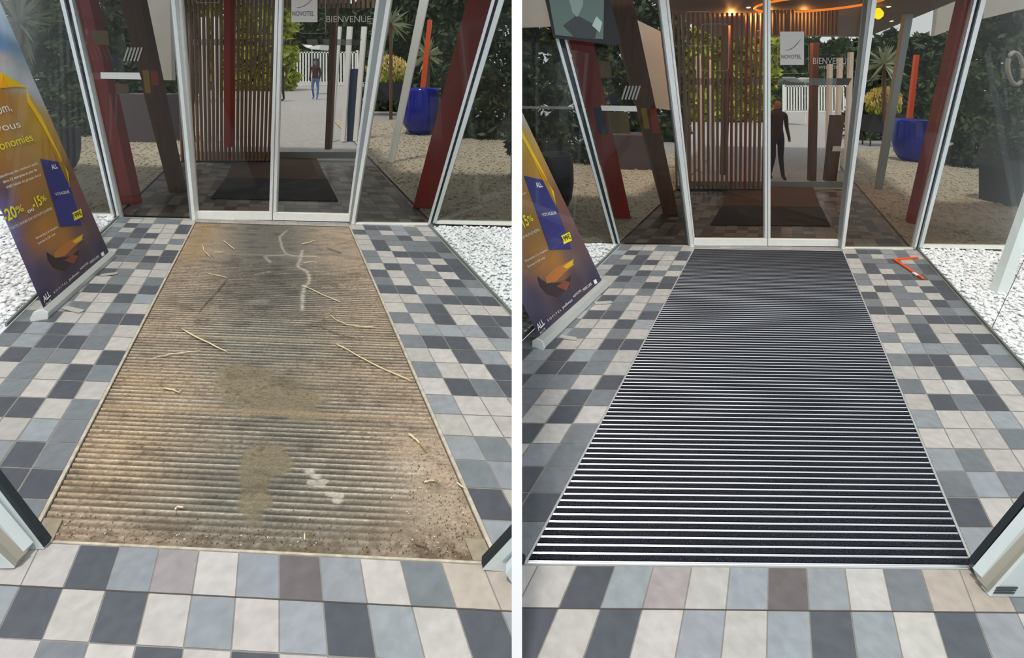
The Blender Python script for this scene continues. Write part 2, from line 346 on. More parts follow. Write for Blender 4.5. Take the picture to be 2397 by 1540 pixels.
def old_mat():
    root = empty('doormat', L.P(W/2, 0), 'worn brown ribbed doormat caked with dirt, sunk in the tiled floor before the doors', 'doormat')
    v0, v1 = -.12, 24.55; nr = 124; per = 7; NV = nr*per+1; NU = 240
    us = np.linspace(.12, W-.12, NU); vs = np.linspace(v0, v1, NV); U, Vv = np.meshgrid(us, vs)
    ph = (Vv-v0)/(v1-v0)*nr*2*math.pi; rib = .5+.5*np.cos(ph)
    # how strongly the ribs still show
    n1 = fbm(U*.22+3, Vv*.6+1, 11); n2 = fbm(U*1.1, Vv*2.4, 21); n3 = fbm(U*7, Vv*22, 31, 3); n4 = fbm(U*.22+9, Vv*6, 51, 3)
    fill = smooth(.52, .66, n1)*.35
    px_ = lambda X, Y: L.uv(X, Y)
    def blob(cx, cy, rx, ry, j=1.0):
        u, v = px_(cx, cy); u2, _ = px_(cx+rx, cy); _, v2 = px_(cx, cy-ry)
        d = np.hypot((U-u)/abs(u2-u), (Vv-v)/abs(v2-v))+(n2-.5)*j
        return 1-smooth(.75, 1.15, d)
    patches = blob(640, 915, 110, 50)+blob(570, 885, 60, 40)+blob(598, 1120, 42, 90, .7)+blob(640, 1075, 40, 40)+blob(700, 960, 60, 22)
    patches = np.clip(patches, 0, 1)
    far = smooth(15.5, 19, Vv)*(.8)       # back third is caked over
    front = 1-smooth(.1, 1.6, Vv+n1*1.2)
    rightdirt = smooth(9.6, 11.4, U+n2*1.4)*(1-smooth(3, 6, Vv))
    flat = np.clip(fill*.7+patches*.92+far+front+rightdirt, 0, .97)
    z = -.010+.0052*rib*(1-flat)+flat*.0042+(n3-.5)*.002+(n2-.5)*.003*flat
    c_b = np.array([170, 152, 131.]); c_g = np.array([136, 131, 118.]); c_d = np.array([92, 84, 74.]); c_m = np.array([118, 108, 86.]); c_t = np.array([190, 166, 134.])
    edge = 1-np.exp(-((U-W/2)/3.0)**2)
    k = np.clip(edge*1.0+(n1-.5)*1.0, 0, 1)[..., None]
    col = c_g*(1-k)+c_b*k
    col = col*(1-patches[..., None]*.75)+c_m*patches[..., None]*.75
    darkc = np.clip(np.exp(-((U-5.6)/2.8)**2)*smooth(10.5, 13.5, Vv+n2)*1.3*(.35+.9*n4), 0, 1)[..., None]
    col = col*(1-darkc*.8)+np.array([96, 93, 88.])*darkc*.8
    tan = np.clip(np.exp(-((U-1.4)/1.6)**2)*(1-smooth(6.2, 7.2, Vv))*smooth(.2, 2, Vv)*(.6+n1*.7), 0, 1)[..., None]
    col = col*(1-tan*.75)+c_t*tan*.75
    tl = np.clip(np.exp(-((U-.9)/1.0)**2)*smooth(16, 19, Vv)*.8, 0, 1)[..., None]; col = col*(1-tl)+np.array([150, 128, 98.])*tl
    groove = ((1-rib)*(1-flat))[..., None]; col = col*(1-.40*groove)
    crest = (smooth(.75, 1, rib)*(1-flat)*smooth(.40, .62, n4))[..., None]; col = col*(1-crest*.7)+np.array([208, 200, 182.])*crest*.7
    speck = (smooth(.60, .72, n3)*smooth(.4, .6, n1+.1*edge)*(1-far*.8))[..., None]; col = col*(1-speck*.35)+np.array([70, 58, 48.])*speck*.35
    dk = (smooth(.50, .75, n2)*.14)[..., None]; col = col*(1-dk)
    fd = (front*(.3+.9*smooth(.4, .65, fbm(U*5, Vv*5, 71, 3))))[..., None]; col = col*(1-fd*.5)+np.array([84, 66, 50.])*fd*.5
    for yy, wd, cc, st in ((962, .16, (160, 138, 110), .7), (790, .10, (165, 150, 125), .5), (596, .10, (170, 160, 135), .35)):
        _, vb = px_(640, yy); b = (np.exp(-((Vv-vb)/wd)**2)*st*(.4+n4))[..., None]; b = np.clip(b, 0, 1); col = col*(1-b)+np.array(cc, float)*b
    # pale dried trickles and scuffs
    white = np.zeros_like(U)
    def trick(pts, wpx, s):
        nonlocal white
        q = [px_(x, y) for x, y in pts]; d = seg_dist(U+(n2-.5)*.15, Vv, q); white = np.maximum(white, s*np.exp(-(d/wpx)**2)*(.5+.9*n4))
    trick([(672, 538), (655, 552), (656, 563), (661, 580), (670, 593), (690, 597), (738, 598)], .09, .6)
    trick([(708, 585), (704, 600), (697, 622), (717, 633), (725, 642), (725, 655), (712, 670), (708, 690), (706, 722)], .11, .7)
    trick([(622, 600), (632, 612)], .12, .6); trick([(620, 598), (668, 594)], .08, .5); trick([(598, 640), (632, 634)], .08, .5); trick([(705, 617), (742, 612)], .06, .5)
    trick([(590, 704), (618, 702)], .25, .35)
    for cx, cy, rx, s in ((900, 1140, 60, .7), (960, 1090, 60, .55), (1000, 985, 80, .5), (420, 940, 90, .6), (880, 958, 60, .5), (425, 770, 40, .3)):
        white = np.maximum(white, blob(cx, cy, rx, 16, .6)*s*(n4*1.3)*rib)
    for x, y in ((725, 1100), (740, 1110), (755, 1120), (748, 1130), (775, 1150), (790, 1155), (790, 1168), (730, 1125)): white = np.maximum(white, blob(x, y, 13, 6, 1.2)*.7)
    wh = np.clip(white, 0, 1)[..., None]; col = col*(1-wh)+np.array([190, 184, 172.])*wh
    rg = np.random.default_rng(3); col = col*(1+rg.normal(0, .06, U.shape)[..., None])
    col = np.clip(col, 5, 250)/255; lin = np.where(col <= .04045, col/12.92, ((col+.055)/1.055)**2.4)
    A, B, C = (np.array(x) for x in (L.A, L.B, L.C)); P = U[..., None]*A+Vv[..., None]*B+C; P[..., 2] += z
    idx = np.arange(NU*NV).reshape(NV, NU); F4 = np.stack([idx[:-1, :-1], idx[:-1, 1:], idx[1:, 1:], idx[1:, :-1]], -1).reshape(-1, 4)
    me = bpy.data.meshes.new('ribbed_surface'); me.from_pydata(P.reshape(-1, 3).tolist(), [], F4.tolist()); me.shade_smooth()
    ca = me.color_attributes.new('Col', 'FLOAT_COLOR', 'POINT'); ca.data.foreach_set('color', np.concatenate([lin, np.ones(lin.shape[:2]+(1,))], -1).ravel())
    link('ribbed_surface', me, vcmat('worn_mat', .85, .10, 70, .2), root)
    fr = L.mb(); t = .055
    for a, b, c, d_ in ((-.02, .03+t, -.2, 24.78), (W-.03-t, W+.02, -.2, 24.78), (-.02, W+.02, -.2, -.2+t), (-.02, W+.02, 24.68, 24.78)):
        fr.prism([L.P(a, c, -.012), L.P(b, c, -.012), L.P(b, d_, -.012), L.P(a, d_, -.012)], (0, 0, .0145))
    fr.build('edge_frame', mat('weathered_frame', (196, 188, 170), .6, .2, .25, 30), root)
    tr = L.mb(); tr.prism([L.P(.0, -.2, -.014), L.P(W, -.2, -.014), L.P(W, 24.7, -.014), L.P(0, 24.7, -.014)], (0, 0, .001)); tr.build('backing', mat('dirt_backing', (84, 72, 58), .9), root)
    for u0 in (.12, W-.62): L.mb().prism([L.P(u0, -.12, -.006), L.P(u0+.5, -.12, -.006), L.P(u0+.5, .45, -.006), L.P(u0, .45, -.006)], (0, 0, .007)).build('corner_block', mat('cement_block', (150, 140, 120), .9, 0, .15, 30), root)
old_mat()
def new_mat():
    root = empty('entrance_mat', R.P(W/2, 0), 'new black entrance mat with bright aluminium rails running across it', 'doormat')
    v0, v1 = -.16, 24.55; n = 107; p = (v1-v0)/n
    ins = R.mb(); rails = R.mb(); u0, u1 = .06, W-.06
    for k in range(n):
        a = v0+k*p
        prof = [(0.0, -.009), (.015, .0002), (.075, .0016), (.13, .0002), (.155, -.0018), (.18, .0002), (.235, .0016), (.30, .0002), (.34, -.009)]
        prof = [(q*1.16, z) for q, z in prof]
        i = len(rails.v)
        for q, z in prof: rails.v += [R.P(u0, a+q*p, z), R.P(u1, a+q*p, z)]
        for j in range(len(prof)-1): rails.f.append((i+2*j, i+2*j+1, i+2*j+3, i+2*j+2)); rails.mi.append(0)
        b0, b1 = a+.40*p, a+1.0*p
        ins.prism([R.P(u0, b0, -.009), R.P(u1, b0, -.009), R.P(u1, b1, -.009), R.P(u0, b1, -.009)], (0, 0, .0118))
    rails.build('aluminium_rails', mat('mat_rail', (236, 238, 240), .30, .92), root)
    cm = mat('black_carpet', (19, 22, 28), .95, 0, .0, 1, 0, spec=.1)
    nn = cm.node_tree; tc = nn.nodes.new('ShaderNodeTexCoord'); tx = nn.nodes.new('ShaderNodeTexNoise'); tx.inputs['Scale'].default_value = 420; nn.links.new(tc.outputs['Object'], tx.inputs[0])
    cr = nn.nodes.new('ShaderNodeValToRGB'); cr.color_ramp.elements[0].position = .45; cr.color_ramp.elements[0].color = (.006, .008, .013, 1); cr.color_ramp.elements[1].position = .72; cr.color_ramp.elements[1].color = (.06, .06, .075, 1)
    nn.links.new(tx.outputs[0], cr.inputs[0]); nn.links.new(cr.outputs[0], nn.nodes['Principled BSDF'].inputs['Base Color'])
    ins.build('carpet_inserts', cm, root)
    R.mb().prism([R.P(.0, v0-.04, -.012), R.P(W, v0-.04, -.012), R.P(W, 24.7, -.012), R.P(0, 24.7, -.012)], (0, 0, .001)).build('backing', BLACK, root)
    fr = R.mb(); t = .05
    for a, b, c, d_ in ((-.02, t, -.2, 24.65), (W-t, W+.02, -.2, 24.65), (-.02, W+.02, -.2, -.17), (-.02, W+.02, 24.6, 24.68)):
        fr.prism([R.P(a, c, -.012), R.P(b, c, -.012), R.P(b, d_, -.012), R.P(a, d_, -.012)], (0, 0, .0135))
    fr.build('edge_frame', SILVER, root)
new_mat()
# ------------------------------------------------------------------ twigs lying on the worn mat
def twig(pts, r, label, m=TWIG, z=.002):
    P = [L.G(x, y, z+r) for x, y in pts]; out = []
    for a, b in zip(P[:-1], P[1:]):
        for t in (0, .33, .66): out.append(a.lerp(b, t)+Vector((rnd.uniform(-1, 1), rnd.uniform(-1, 1), rnd.uniform(0, 1)))*r*.5)
    out.append(P[-1]); n = len(out)
    o = MB().tube(out, [r*(1.0 if 0 < i < n-1 else .6)*rnd.uniform(.8, 1.15) for i in range(n)], 7).build('twig', m, smooth=True)
    return tag(o, label, 'twig', 'twigs fallen on the worn doormat')
twig([(425, 771), (468, 796), (531, 825)], .0034, 'thick pale straight twig at middle left of the worn doormat')
twig([(479, 639), (531, 651)], .0028, 'short pale twig meeting the dark bent twig on the worn doormat')
twig([(532, 653), (508, 683), (482, 710), (465, 732)], .0030, 'dark grey barked twig slanting on the left half of the worn doormat', TWIGD)
twig([(705, 669), (720, 674), (757, 692), (796, 708)], .0028, 'pale twig with dark joint right of centre on the worn doormat')
twig([(774, 740), (790, 752), (815, 762), (845, 766), (880, 767)], .0022, 'thin yellowish curved twig near the right side of the worn doormat')
twig([(714, 759), (748, 763), (775, 776), (800, 787), (850, 796)], .0022, 'thin dark curved twig beneath the yellowish one', TWIGD)
twig([(787, 807), (830, 830), (880, 858), (962, 893)], .0028, 'longest pale twig running to the right edge of the worn doormat')
twig([(356, 840), (400, 831), (470, 822)], .0024, 'thin pale twig pointing to the left edge of the worn doormat')
twig([(384, 909), (405, 915), (418, 920), (426, 914)], .0028, 'small hooked pale twig on the lower left of the worn doormat')
twig([(956, 1018), (970, 1028), (982, 1040)], .0040, 'pale split end of the broken twig by the right edge')
twig([(983, 1040), (990, 1050), (1000, 1061)], .0026, 'thin yellow twig piece beside the pale split end', mat('yellow_twig', (160, 138, 70), .7))
twig([(992, 1131), (1005, 1128), (1018, 1127)], .0026, 'short pale curl of twig on the lower right of the worn doormat')
twig([(1069, 1131), (1080, 1140), (1090, 1147)], .0026, 'short straw twig against the right frame of the worn doormat')
twig([(473, 572), (478, 588), (492, 603)], .0030, 'thin bent twig at the top left corner of the worn doormat')
twig([(521, 563), (535, 574), (549, 585)], .0032, 'short pale twig second from the top left of the worn doormat')
twig([(500, 592), (526, 591)], .0030, 'tiny level pale twig below the two top left twigs')
twig([(706, 573), (722, 569), (741, 563)], .0040, 'bright pale twig near the door at the top right of the worn doormat')
twig([(764, 581), (780, 586), (797, 592)], .0030, 'dark thin twig near the top right of the worn doormat', TWIGD)
twig([(708, 616), (742, 613)], .0026, 'tiny level twig crossing the white trickle')
twig([(970, 1273), (990, 1280), (1004, 1288)], .0028, 'dark twig near the bottom right corner of the worn doormat', TWIGD)
twig([(712, 1252), (714, 1266)], .0024, 'tiny pale upright sliver near the front edge of the worn doormat')
twig([(410, 1196), (416, 1189), (430, 1190)], .0030, 'pale forked chip of wood on the lower left of the worn doormat')
# loose crumbs of soil and grit
rg = np.random.default_rng(9); cv = []; cf = []; cc = []; off = 0
for k in range(1100):
    t = rg.random()
    if t < .40: u, v = rg.uniform(.3, W-.3), abs(rg.normal(0, .32))-.02
    elif t < .72: u, v = W-.2-abs(rg.normal(0, 1.0)), abs(rg.normal(0, 1.8))
    elif t < .88: u, v = rg.uniform(8.5, W-.3), rg.uniform(13, 22)
    else: u, v = rg.uniform(.3, W-.3), rg.uniform(0, 24)
    if not (.2 < u < W-.2): continue
    s = rg.uniform(.0010, .0028); p = ICO1_V*s*rg.uniform(.6, 1.3, (len(ICO1_V), 1)); c = np.array(L.P(u, v, -.002))
    cv.append(p+c); cf.append(ICO1_F+off); off += len(ICO1_V)
    cc.append(np.array(srgb((216, 208, 196))) if rg.random() < .12 else np.array(srgb((132, 110, 86)))*rg.uniform(.5, 1.2))
me = bpy.data.meshes.new('soil_crumbs'); me.from_pydata(np.concatenate(cv).tolist(), [], np.concatenate(cf).tolist())
ca = me.color_attributes.new('Col', 'FLOAT_COLOR', 'POINT'); ca.data.foreach_set('color', np.c_[np.repeat(np.array(cc), len(ICO1_V), 0), np.ones(off)].ravel())
tag(link('soil_crumbs', me, vcmat('crumbs', .9, .1, 60)), 'loose soil crumbs and grit scattered over the worn doormat', 'dirt', kind='stuff')
# ------------------------------------------------------------------ roll-up banners
class Banner:
    def __init__(s, H, a, b, etop):       # foot left, foot right, a picture point higher on the right edge
        s.H = H; s.a = H.G(*a, .035); s.b = H.G(*b, .035)
        s.e = (b[0]-etop[0])/(b[1]-etop[1])
        s.ed = Vector((-s.e, 0, 1)).normalized(); s.sd = (s.b-s.a); s.w = s.sd.length; s.sdn = s.sd.normalized()
        s.n = s.sdn.cross(s.ed).normalized()
        if s.n.dot(s.a-O) > 0: s.n = -s.n
    def st(s, px, py):
        r = ray(px, py); t = (s.a-O).dot(s.n)/r.dot(s.n); p = O+r*t-s.a
        # solve in the skewed frame
        M = np.array([list(s.sdn), list(s.ed), list(s.n)]).T; q = np.linalg.solve(M, np.array(p)); return q[0]/s.w, q[1]/s.w
    def P(s, st, off=0): return s.a+s.sdn*(st[0]*s.w)+s.ed*(st[1]*s.w)+s.n*off
BL = Banner(L, (105, 741), (257, 606), (20, 60)); BR = Banner(R, (1264, 808), (1411, 671), (1222, 272))
BL_SAMP = [((0, 20), (205, 225, 240)), ((20, 60), (190, 215, 235)), ((0, 105), (95, 150, 205)), ((35, 118), (120, 150, 185)), ((10, 140), (205, 190, 180)), ((55, 150), (150, 165, 180)), ((75, 200), (190, 200, 215)),
    ((20, 165), (190, 205, 210)), ((60, 175), (180, 180, 185)), ((10, 230), (176, 120, 36)), ((60, 240), (186, 140, 30)), ((10, 330), (178, 128, 40)), ((60, 320), (170, 130, 50)), ((90, 300), (190, 150, 20)), ((110, 340), (176, 128, 30)),
    ((20, 400), (160, 110, 40)), ((60, 400), (170, 120, 60)), ((5, 450), (100, 70, 70)), ((60, 470), (160, 110, 40)), ((110, 480), (150, 110, 40)), ((0, 470), (110, 100, 160)), ((10, 540), (130, 130, 190)), ((110, 545), (170, 115, 40)), ((80, 560), (150, 100, 40)),
    ((60, 600), (110, 85, 90)), ((40, 600), (90, 90, 150)), ((150, 560), (160, 110, 40)), ((60, 640), (70, 68, 110)), ((100, 640), (66, 60, 84)), ((160, 640), (50, 42, 60)), ((110, 700), (40, 38, 66)), ((200, 600), (60, 50, 66)), ((235, 590), (48, 44, 74)), ((200, 520), (90, 66, 76)), ((180, 460), (110, 70, 70)), ((165, 420), (120, 80, 60)), ((215, 560), (78, 64, 80)), ((180, 640), (48, 46, 72)), ((200, 545), (110, 88, 80))]
def banner(B, where, cut):
    H = B.H
    root = empty('roll_up_banner', H.G(*(B.H is L and (180, 680) or (1340, 750))), 'orange and navy roll-up advertising banner %s' % where, 'banner')
    top = 2.5 if H is L else 2.4; ns, nt = 40, 150
    samp = [(BL.st(*p), srgb(c)) for p, c in BL_SAMP]; SP = np.array([x for x, _ in samp]); SC = np.array([c for _, c in samp])
    vs = []; cs = []
    for j in range(nt+1):
        for i in range(ns+1):
            st = (-.0+i/ns, j/nt*top*2.2); vs.append(B.P(st, 0))
            d = ((SP-np.array(st))**2).sum(1)+1e-4; wgt = 1/(d+.004)**1.7; cs.append((SC*wgt[:, None]).sum(0)/wgt.sum())
    bm = bmesh.new(); lay = bm.verts.layers.float_color.new('Col'); bv = []
    for p, c in zip(vs, cs): q = bm.verts.new(p); q[lay] = (*c, 1); bv.append(q)
    for j in range(nt):
        for i in range(ns): bm.faces.new([bv[j*(ns+1)+i], bv[j*(ns+1)+i+1], bv[(j+1)*(ns+1)+i+1], bv[(j+1)*(ns+1)+i]])
    bmesh.ops.bisect_plane(bm, geom=bm.verts[:]+bm.edges[:]+bm.faces[:], plane_co=(H.side*HALF, 0, 0), plane_no=(-H.side, 0, 0), clear_outer=True)
    me = bpy.data.meshes.new('printed_sheet'); bm.to_mesh(me); bm.free()
    sh = link('printed_sheet', me, vcmat('printed_vinyl', .45, .02, 5), root)
    md = sh.modifiers.new('thickness', 'SOLIDIFY'); md.thickness = .0012; md.offset = -1 if True else 1
    def art(name, pts, rgb, off=.003, m=None):
        mb = H.mb(); mb.prism([B.P(BL.st(*p), off) for p in pts], -B.n*.0008); mb.build(name, m or mat('print_%d_%d_%d' % rgb, rgb, .45), sh)
    art('umbrella_print', [(0, 168), (12, 176), (38, 192), (62, 204), (70, 232), (95, 272), (118, 320), (140, 366), (155, 402), (163, 440), (158, 402), (140, 384), (120, 335), (98, 295), (78, 262), (64, 240), (61, 205), (36, 203), (0, 207)], (246, 196, 20))
    art('umbrella_print', [(0, 195), (6, 172), (14, 196), (22, 205), (0, 207)], (250, 170, 20), .0036)
    art('shirt_print', [(125, 592), (150, 570), (185, 552), (195, 560), (170, 580), (150, 600), (128, 604)], (176, 110, 48), .0026)
    art('shirt_print', [(168, 566), (193, 548), (190, 562), (176, 570)], (216, 176, 44), .0032)
    art('portrait_print', [(108, 590), (130, 605), (165, 600), (185, 585), (180, 610), (150, 632), (128, 628), (112, 610)], (52, 34, 40), .0024)
    art('portrait_print', [(150, 610), (170, 596), (182, 600), (172, 618)], (130, 66, 40), .0030)
    art('loyalty_card', [(93, 372), (147, 381), (190, 526), (140, 531)], (44, 44, 116), .003)
    art('price_tag', [(168, 499), (188, 489), (192, 508), (173, 517)], (240, 226, 40), .0045)
    art('logo_square', [(235, 593), (241, 589), (244, 597), (238, 601)], (240, 240, 240), .003)
    def text(s, p0, p1, hpx, rgb, off=.0045, bold=0):
        c = bpy.data.curves.new('t', 'FONT'); c.body = s; c.offset = bold; t = bpy.data.objects.new('t', c); COL.objects.link(t)
        bpy.context.view_layer.update(); dg = bpy.context.evaluated_depsgraph_get(); me = bpy.data.meshes.new_from_object(t.evaluated_get(dg)); bpy.data.objects.remove(t)
        xs = [v.co.x for v in me.vertices]; ys = [v.co.y for v in me.vertices]; wd = max(xs)-min(xs); hh = .70
        a = BL.st(*p0); b = BL.st(*p1); hp = BL.st(p0[0], p0[1]-hpx); hs = abs(hp[1]-a[1])
        dsx = (b[0]-a[0])/wd; dtx = (b[1]-a[1])/wd; x0 = min(xs)
        for v in me.vertices:
            x, y = v.co.x-x0, v.co.y; v.co = B.P((a[0]+dsx*x, a[1]+dtx*x+y/hh*hs), off)
        bm = bmesh.new(); bm.from_mesh(me)
        bmesh.ops.bisect_plane(bm, geom=bm.verts[:]+bm.edges[:]+bm.faces[:], plane_co=(H.side*HALF, 0, 0), plane_no=(-H.side, 0, 0), clear_outer=True); nf = len(bm.faces)
        bm.to_mesh(me); bm.free()
        me.materials.clear()
        if nf: link('lettering', me, mat('ink_%d_%d_%d' % rgb, rgb, .5), sh)
        else: bpy.data.meshes.remove(me)
    Wt = (240, 236, 230); Ye = (240, 226, 50)
    text('om,', (-6, 268), (27, 259), 22, Wt); text('z vous', (-34, 316), (48, 298), 20, Wt); text('onomies', (0, 352), (77, 329), 22, Ye, bold=.006)
    text('Bénéficiez des meilleurs tarifs', (-2, 418), (87, 385), 7, Wt); text('dans 22 marques et plus de', (6, 430), (85, 400), 7, Wt, bold=.01); text('4000 hôtels du groupe Accor', (13, 443), (96, 411), 7, Wt)
    text('-20', (9, 522), (40, 506), 31, Ye, bold=.025); text('%', (39, 501), (55, 493), 18, Ye, bold=.01); text('ou', (64, 500), (78, 492), 11, Wt, bold=.02); text('-15', (78, 490), (98, 478), 26, Ye, bold=.025); text('%', (97, 474), (108, 468), 15, Ye, bold=.01)
    text("TOUTE L'ANNÉE SUR VOS NUITS D'HÔTEL", (22, 540), (121, 490), 7, Wt)
    text('Demandez à la réception', (83, 561), (134, 533), 6, Wt); text('Scannez le QR code', (88, 573), (128, 550), 6, Wt)
    text('ALL', (121, 397), (134, 394), 12, Wt, bold=.02); text('VOYAGEUR', (129, 459), (162, 452), 8, Wt); text('199€', (172, 512), (190, 503), 12, (40, 44, 30), .006, .02)
    text('ALL', (102, 709), (117, 693), 17, Wt, bold=.02); text('PLUS', (106, 716), (118, 704), 5, Wt)
    text('S O F I T E L', (125, 688), (157, 662), 6, Wt); text('pullman', (161, 658), (184, 639), 7, Wt); text('NOVOTEL', (187, 633), (206, 617), 6, Wt); text('MERCURE', (210, 618), (231, 602), 7, Wt)
    # cassette and feet
    c = H.mb(); a = B.a-Vector((0, 0, .035)); b = B.b-Vector((0, 0, .035)); dn = Vector((B.sdn.y, -B.sdn.x, 0)); dn = dn if dn.y < 0 else -dn
    a2 = a-B.sdn*.03; b2 = b+B.sdn*.02; pf = [(-.030, 0), (.045, 0), (.050, .015), (.035, .050), (-.005, .055), (-.030, .035)]
    c.prism([a2+dn*x+Vector((0, 0, z)) for x, z in pf], b2-a2); c.build('cassette', mat('banner_cassette', (196, 200, 196), .4, .3), root)
    c = H.mb(); c.prism([a2+dn*x*1.05+Vector((0, 0, z*1.05)) for x, z in pf], -B.sdn*.012); c.build('end_cap', mat('end_cap_white', (222, 226, 222), .5), root)
    for px, ang in cut:
        q0, q1 = H.G(*px[0], .004), H.G(*px[1], .004); dd = (q1-q0).normalized(); nn = Vector((-dd.y, dd.x, 0))*.016
        pts = [q0+nn, q0-nn]+[q1+(dd*math.cos(t)-nn.normalized()*math.sin(t)*-1*-1)*.016 for t in (-1.4, -.7, 0, .7, 1.4)]
        H.mb().prism([q0+nn, q0-nn, q1-nn, q1-nn*.5+dd*.010, q1+nn*.5+dd*.010, q1+nn], (0, 0, .006)).build('swivel_foot', mat('foot_metal', (200, 198, 190), .4, .3), root)
    return root
banner(BL, 'beside the worn doormat', [(((150, 722), (190, 731)), 0), (((236, 646), (272, 642)), 0)])
banner(BR, 'beside the new mat, against the partition', [(((1312, 790), (1346, 795)), 0), (((1392, 712), (1430, 709)), 0)])
# ------------------------------------------------------------------ open door frames at the camera's feet
def near(H, parts, yb, xb, label, extra=None):
    p0 = H.G(xb, yb); root = empty('door_frame', p0, label, 'door frame')
    for k, (nm, pts, m, dy, th) in enumerate(parts):
        foot = max((pts[0], pts[-1]) if len(pts) == 4 else pts[:2], key=lambda q: q[1]); Yk = H.G(*foot).y+dy*.3     # each profile stands on the floor at its own foot
        if nm == 'glass_strip': Yk = Yp-.003
        Yp = Yk
        H.mb().prism([O+ray(x, y)*Yk for x, y in pts], (0, th, 0)).build(nm, m, root)
    return root
def ext(x0, y0, x1, y1, X): return (X, y0+(y1-y0)*(X-x0)/(x1-x0))
def strip(b0, b1, e0, e1, X):      # foot points b0,b1; e0,e1 where the two long edges leave the picture; carried on to X
    return [b0, ext(*b0, *e0, X), ext(*b1, *e1, X), b1]
JW = mat('jamb_white', (206, 216, 216), .4, .1, .03, 15); JG = mat('jamb_glass_grey', (150, 166, 170), .25); JB = mat('jamb_brown_grey', (150, 146, 134), .6)
near(L, [('rubber_seal', strip((107, 1271), (102, 1285), (0, 1130), (0, 1152), -700), GASKET, 0, .02),
         ('stile', strip((102, 1285), (53, 1286), (0, 1152), (0, 1226), -700), JW, 0, .03),
         ('glass_strip', strip((64, 1260), (32, 1258), (0, 1186), (0, 1214), -700), JG, -.002, .004),
         ('outer_post', strip((55, 1291), (42, 1312), (0, 1226), (0, 1268), -700), JW, -.01, .03),
         ('recess', strip((42, 1312), (33, 1330), (0, 1269), (0, 1299), -700), JB, -.006, .03),
         ('outer_cover', strip((32, 1330), (-20, 1331), (0, 1300), (-60, 1300), -700), JW, -.01, .03)], 1287, 80, 'leaning white door frame with black seal at the front left of the worn doormat')
near(L, [('rubber_seal', strip((1127, 1317), (1131, 1332), (1198, 1240), (1198, 1261), 1500), GASKET, 0, .02),
         ('stile', strip((1131, 1334), (1184, 1338), (1198, 1262), (1198, 1322), 1500), JW, 0, .03),
         ('glass_strip', strip((1176, 1314), (1192, 1315), (1198, 1292), (1198, 1309), 1500), JG, -.002, .004),
         ('outer_post', strip((1184, 1343), (1200, 1367), (1198, 1326), (1215, 1350), 1500), JW, -.01, .03)], 1337, 1160, 'white door frame foot with black seal between the worn doormat and the partition')
near(R, [('rubber_seal', strip((2280, 1322), (2283, 1348), (2397, 1179), (2397, 1207), 3100), GASKET, 0, .02),
         ('stile', strip((2284, 1348), (2296, 1350), (2397, 1208), (2397, 1229), 3100), JG, 0, .03),
         ('stile', strip((2297, 1351), (2307, 1375), (2397, 1233), (2397, 1277), 3100), JW, -.004, .03),
         ('recess', strip((2307, 1375), (2316, 1391), (2397, 1278), (2397, 1305), 3100), JB, 0, .03),
         ('outer_cover', [(2317, 1396), (2460, 1398), (2700, 1100), (2700, 960), (2397, 1306)], JW, -.008, .03)], 1350, 2290, 'leaning white door frame with black seal at the front right of the new mat')
p0 = R.G(2290, 1350); fr = [o for o in COL.objects if o.name.startswith('door_frame')][-1]
for k in range(3):
    y = 1374+k*6; MB(1).prism([O+ray(x, yy)*(R.G(2317, 1396).y-.005) for x, yy in ((2334-k*3, y), (2384-k*4, y+.6), (2382-k*4, y+4), (2331-k*3, y+3.6))], (0, .001, 0)).build('warning_label', mat('label_ink', (60, 66, 68), .6), fr)
near(R, [('rubber_seal', [(1215, 1309), (1230, 1320), (1232, 1330), (1226, 1336), (1200, 1336), (1200, 1290)], GASKET, 0, .03)], 1334, 1228, 'black end of a door seal at the front left corner of the new mat')
# ------------------------------------------------------------------ orange strap and slanted white column in the new mat hall
def flat_strip(H, pts, wd, z): 
    P = [H.G(*p, z) for p in pts]; mb = H.mb()
    for a, b in zip(P[:-1], P[1:]):
        d = (b-a).normalized(); n = Vector((-d.y, d.x, 0))*wd; mb.prism([a-n-d*.004, b-n+d*.004, b+n+d*.004, a+n-d*.004], (0, 0, .012))
    return mb
o = empty('folding_rule', R.G(2093, 609), 'bright orange folding rule opened in a V on the grey tiles', 'ruler')
flat_strip(R, [(2093, 609), (2147, 605)], .012, .001).build('segment', ORANGE, o); flat_strip(R, [(2094, 610), (2160, 654)], .013, .004).build('segment', ORANGE, o)
flat_strip(R, [(2139, 642), (2147, 647)], .0135, .0055).build('hinge', WHITE, o)
p0 = R.G(2336, 690); D = p0.y
MBc = R.mb()
def pt(x, y, dy=0): return O+ray(x, y)*(D+dy)
col = empty('slanted_column', p0, 'slanted square white column rising from the bright pebble bed', 'column')
b = [pt(2312, 690), pt(2331, 694), pt(2360, 688), pt(2345, 682, .14)]
lean = (pt(2397+8, 486)-pt(2331, 694))
R.mb().prism([pt(2312, 688, .07), pt(2331, 694), pt(2360, 688, .04), pt(2342, 682, .12)], lean*2.6).build('shaft', mat('column_white', (232, 240, 236), .5), col)
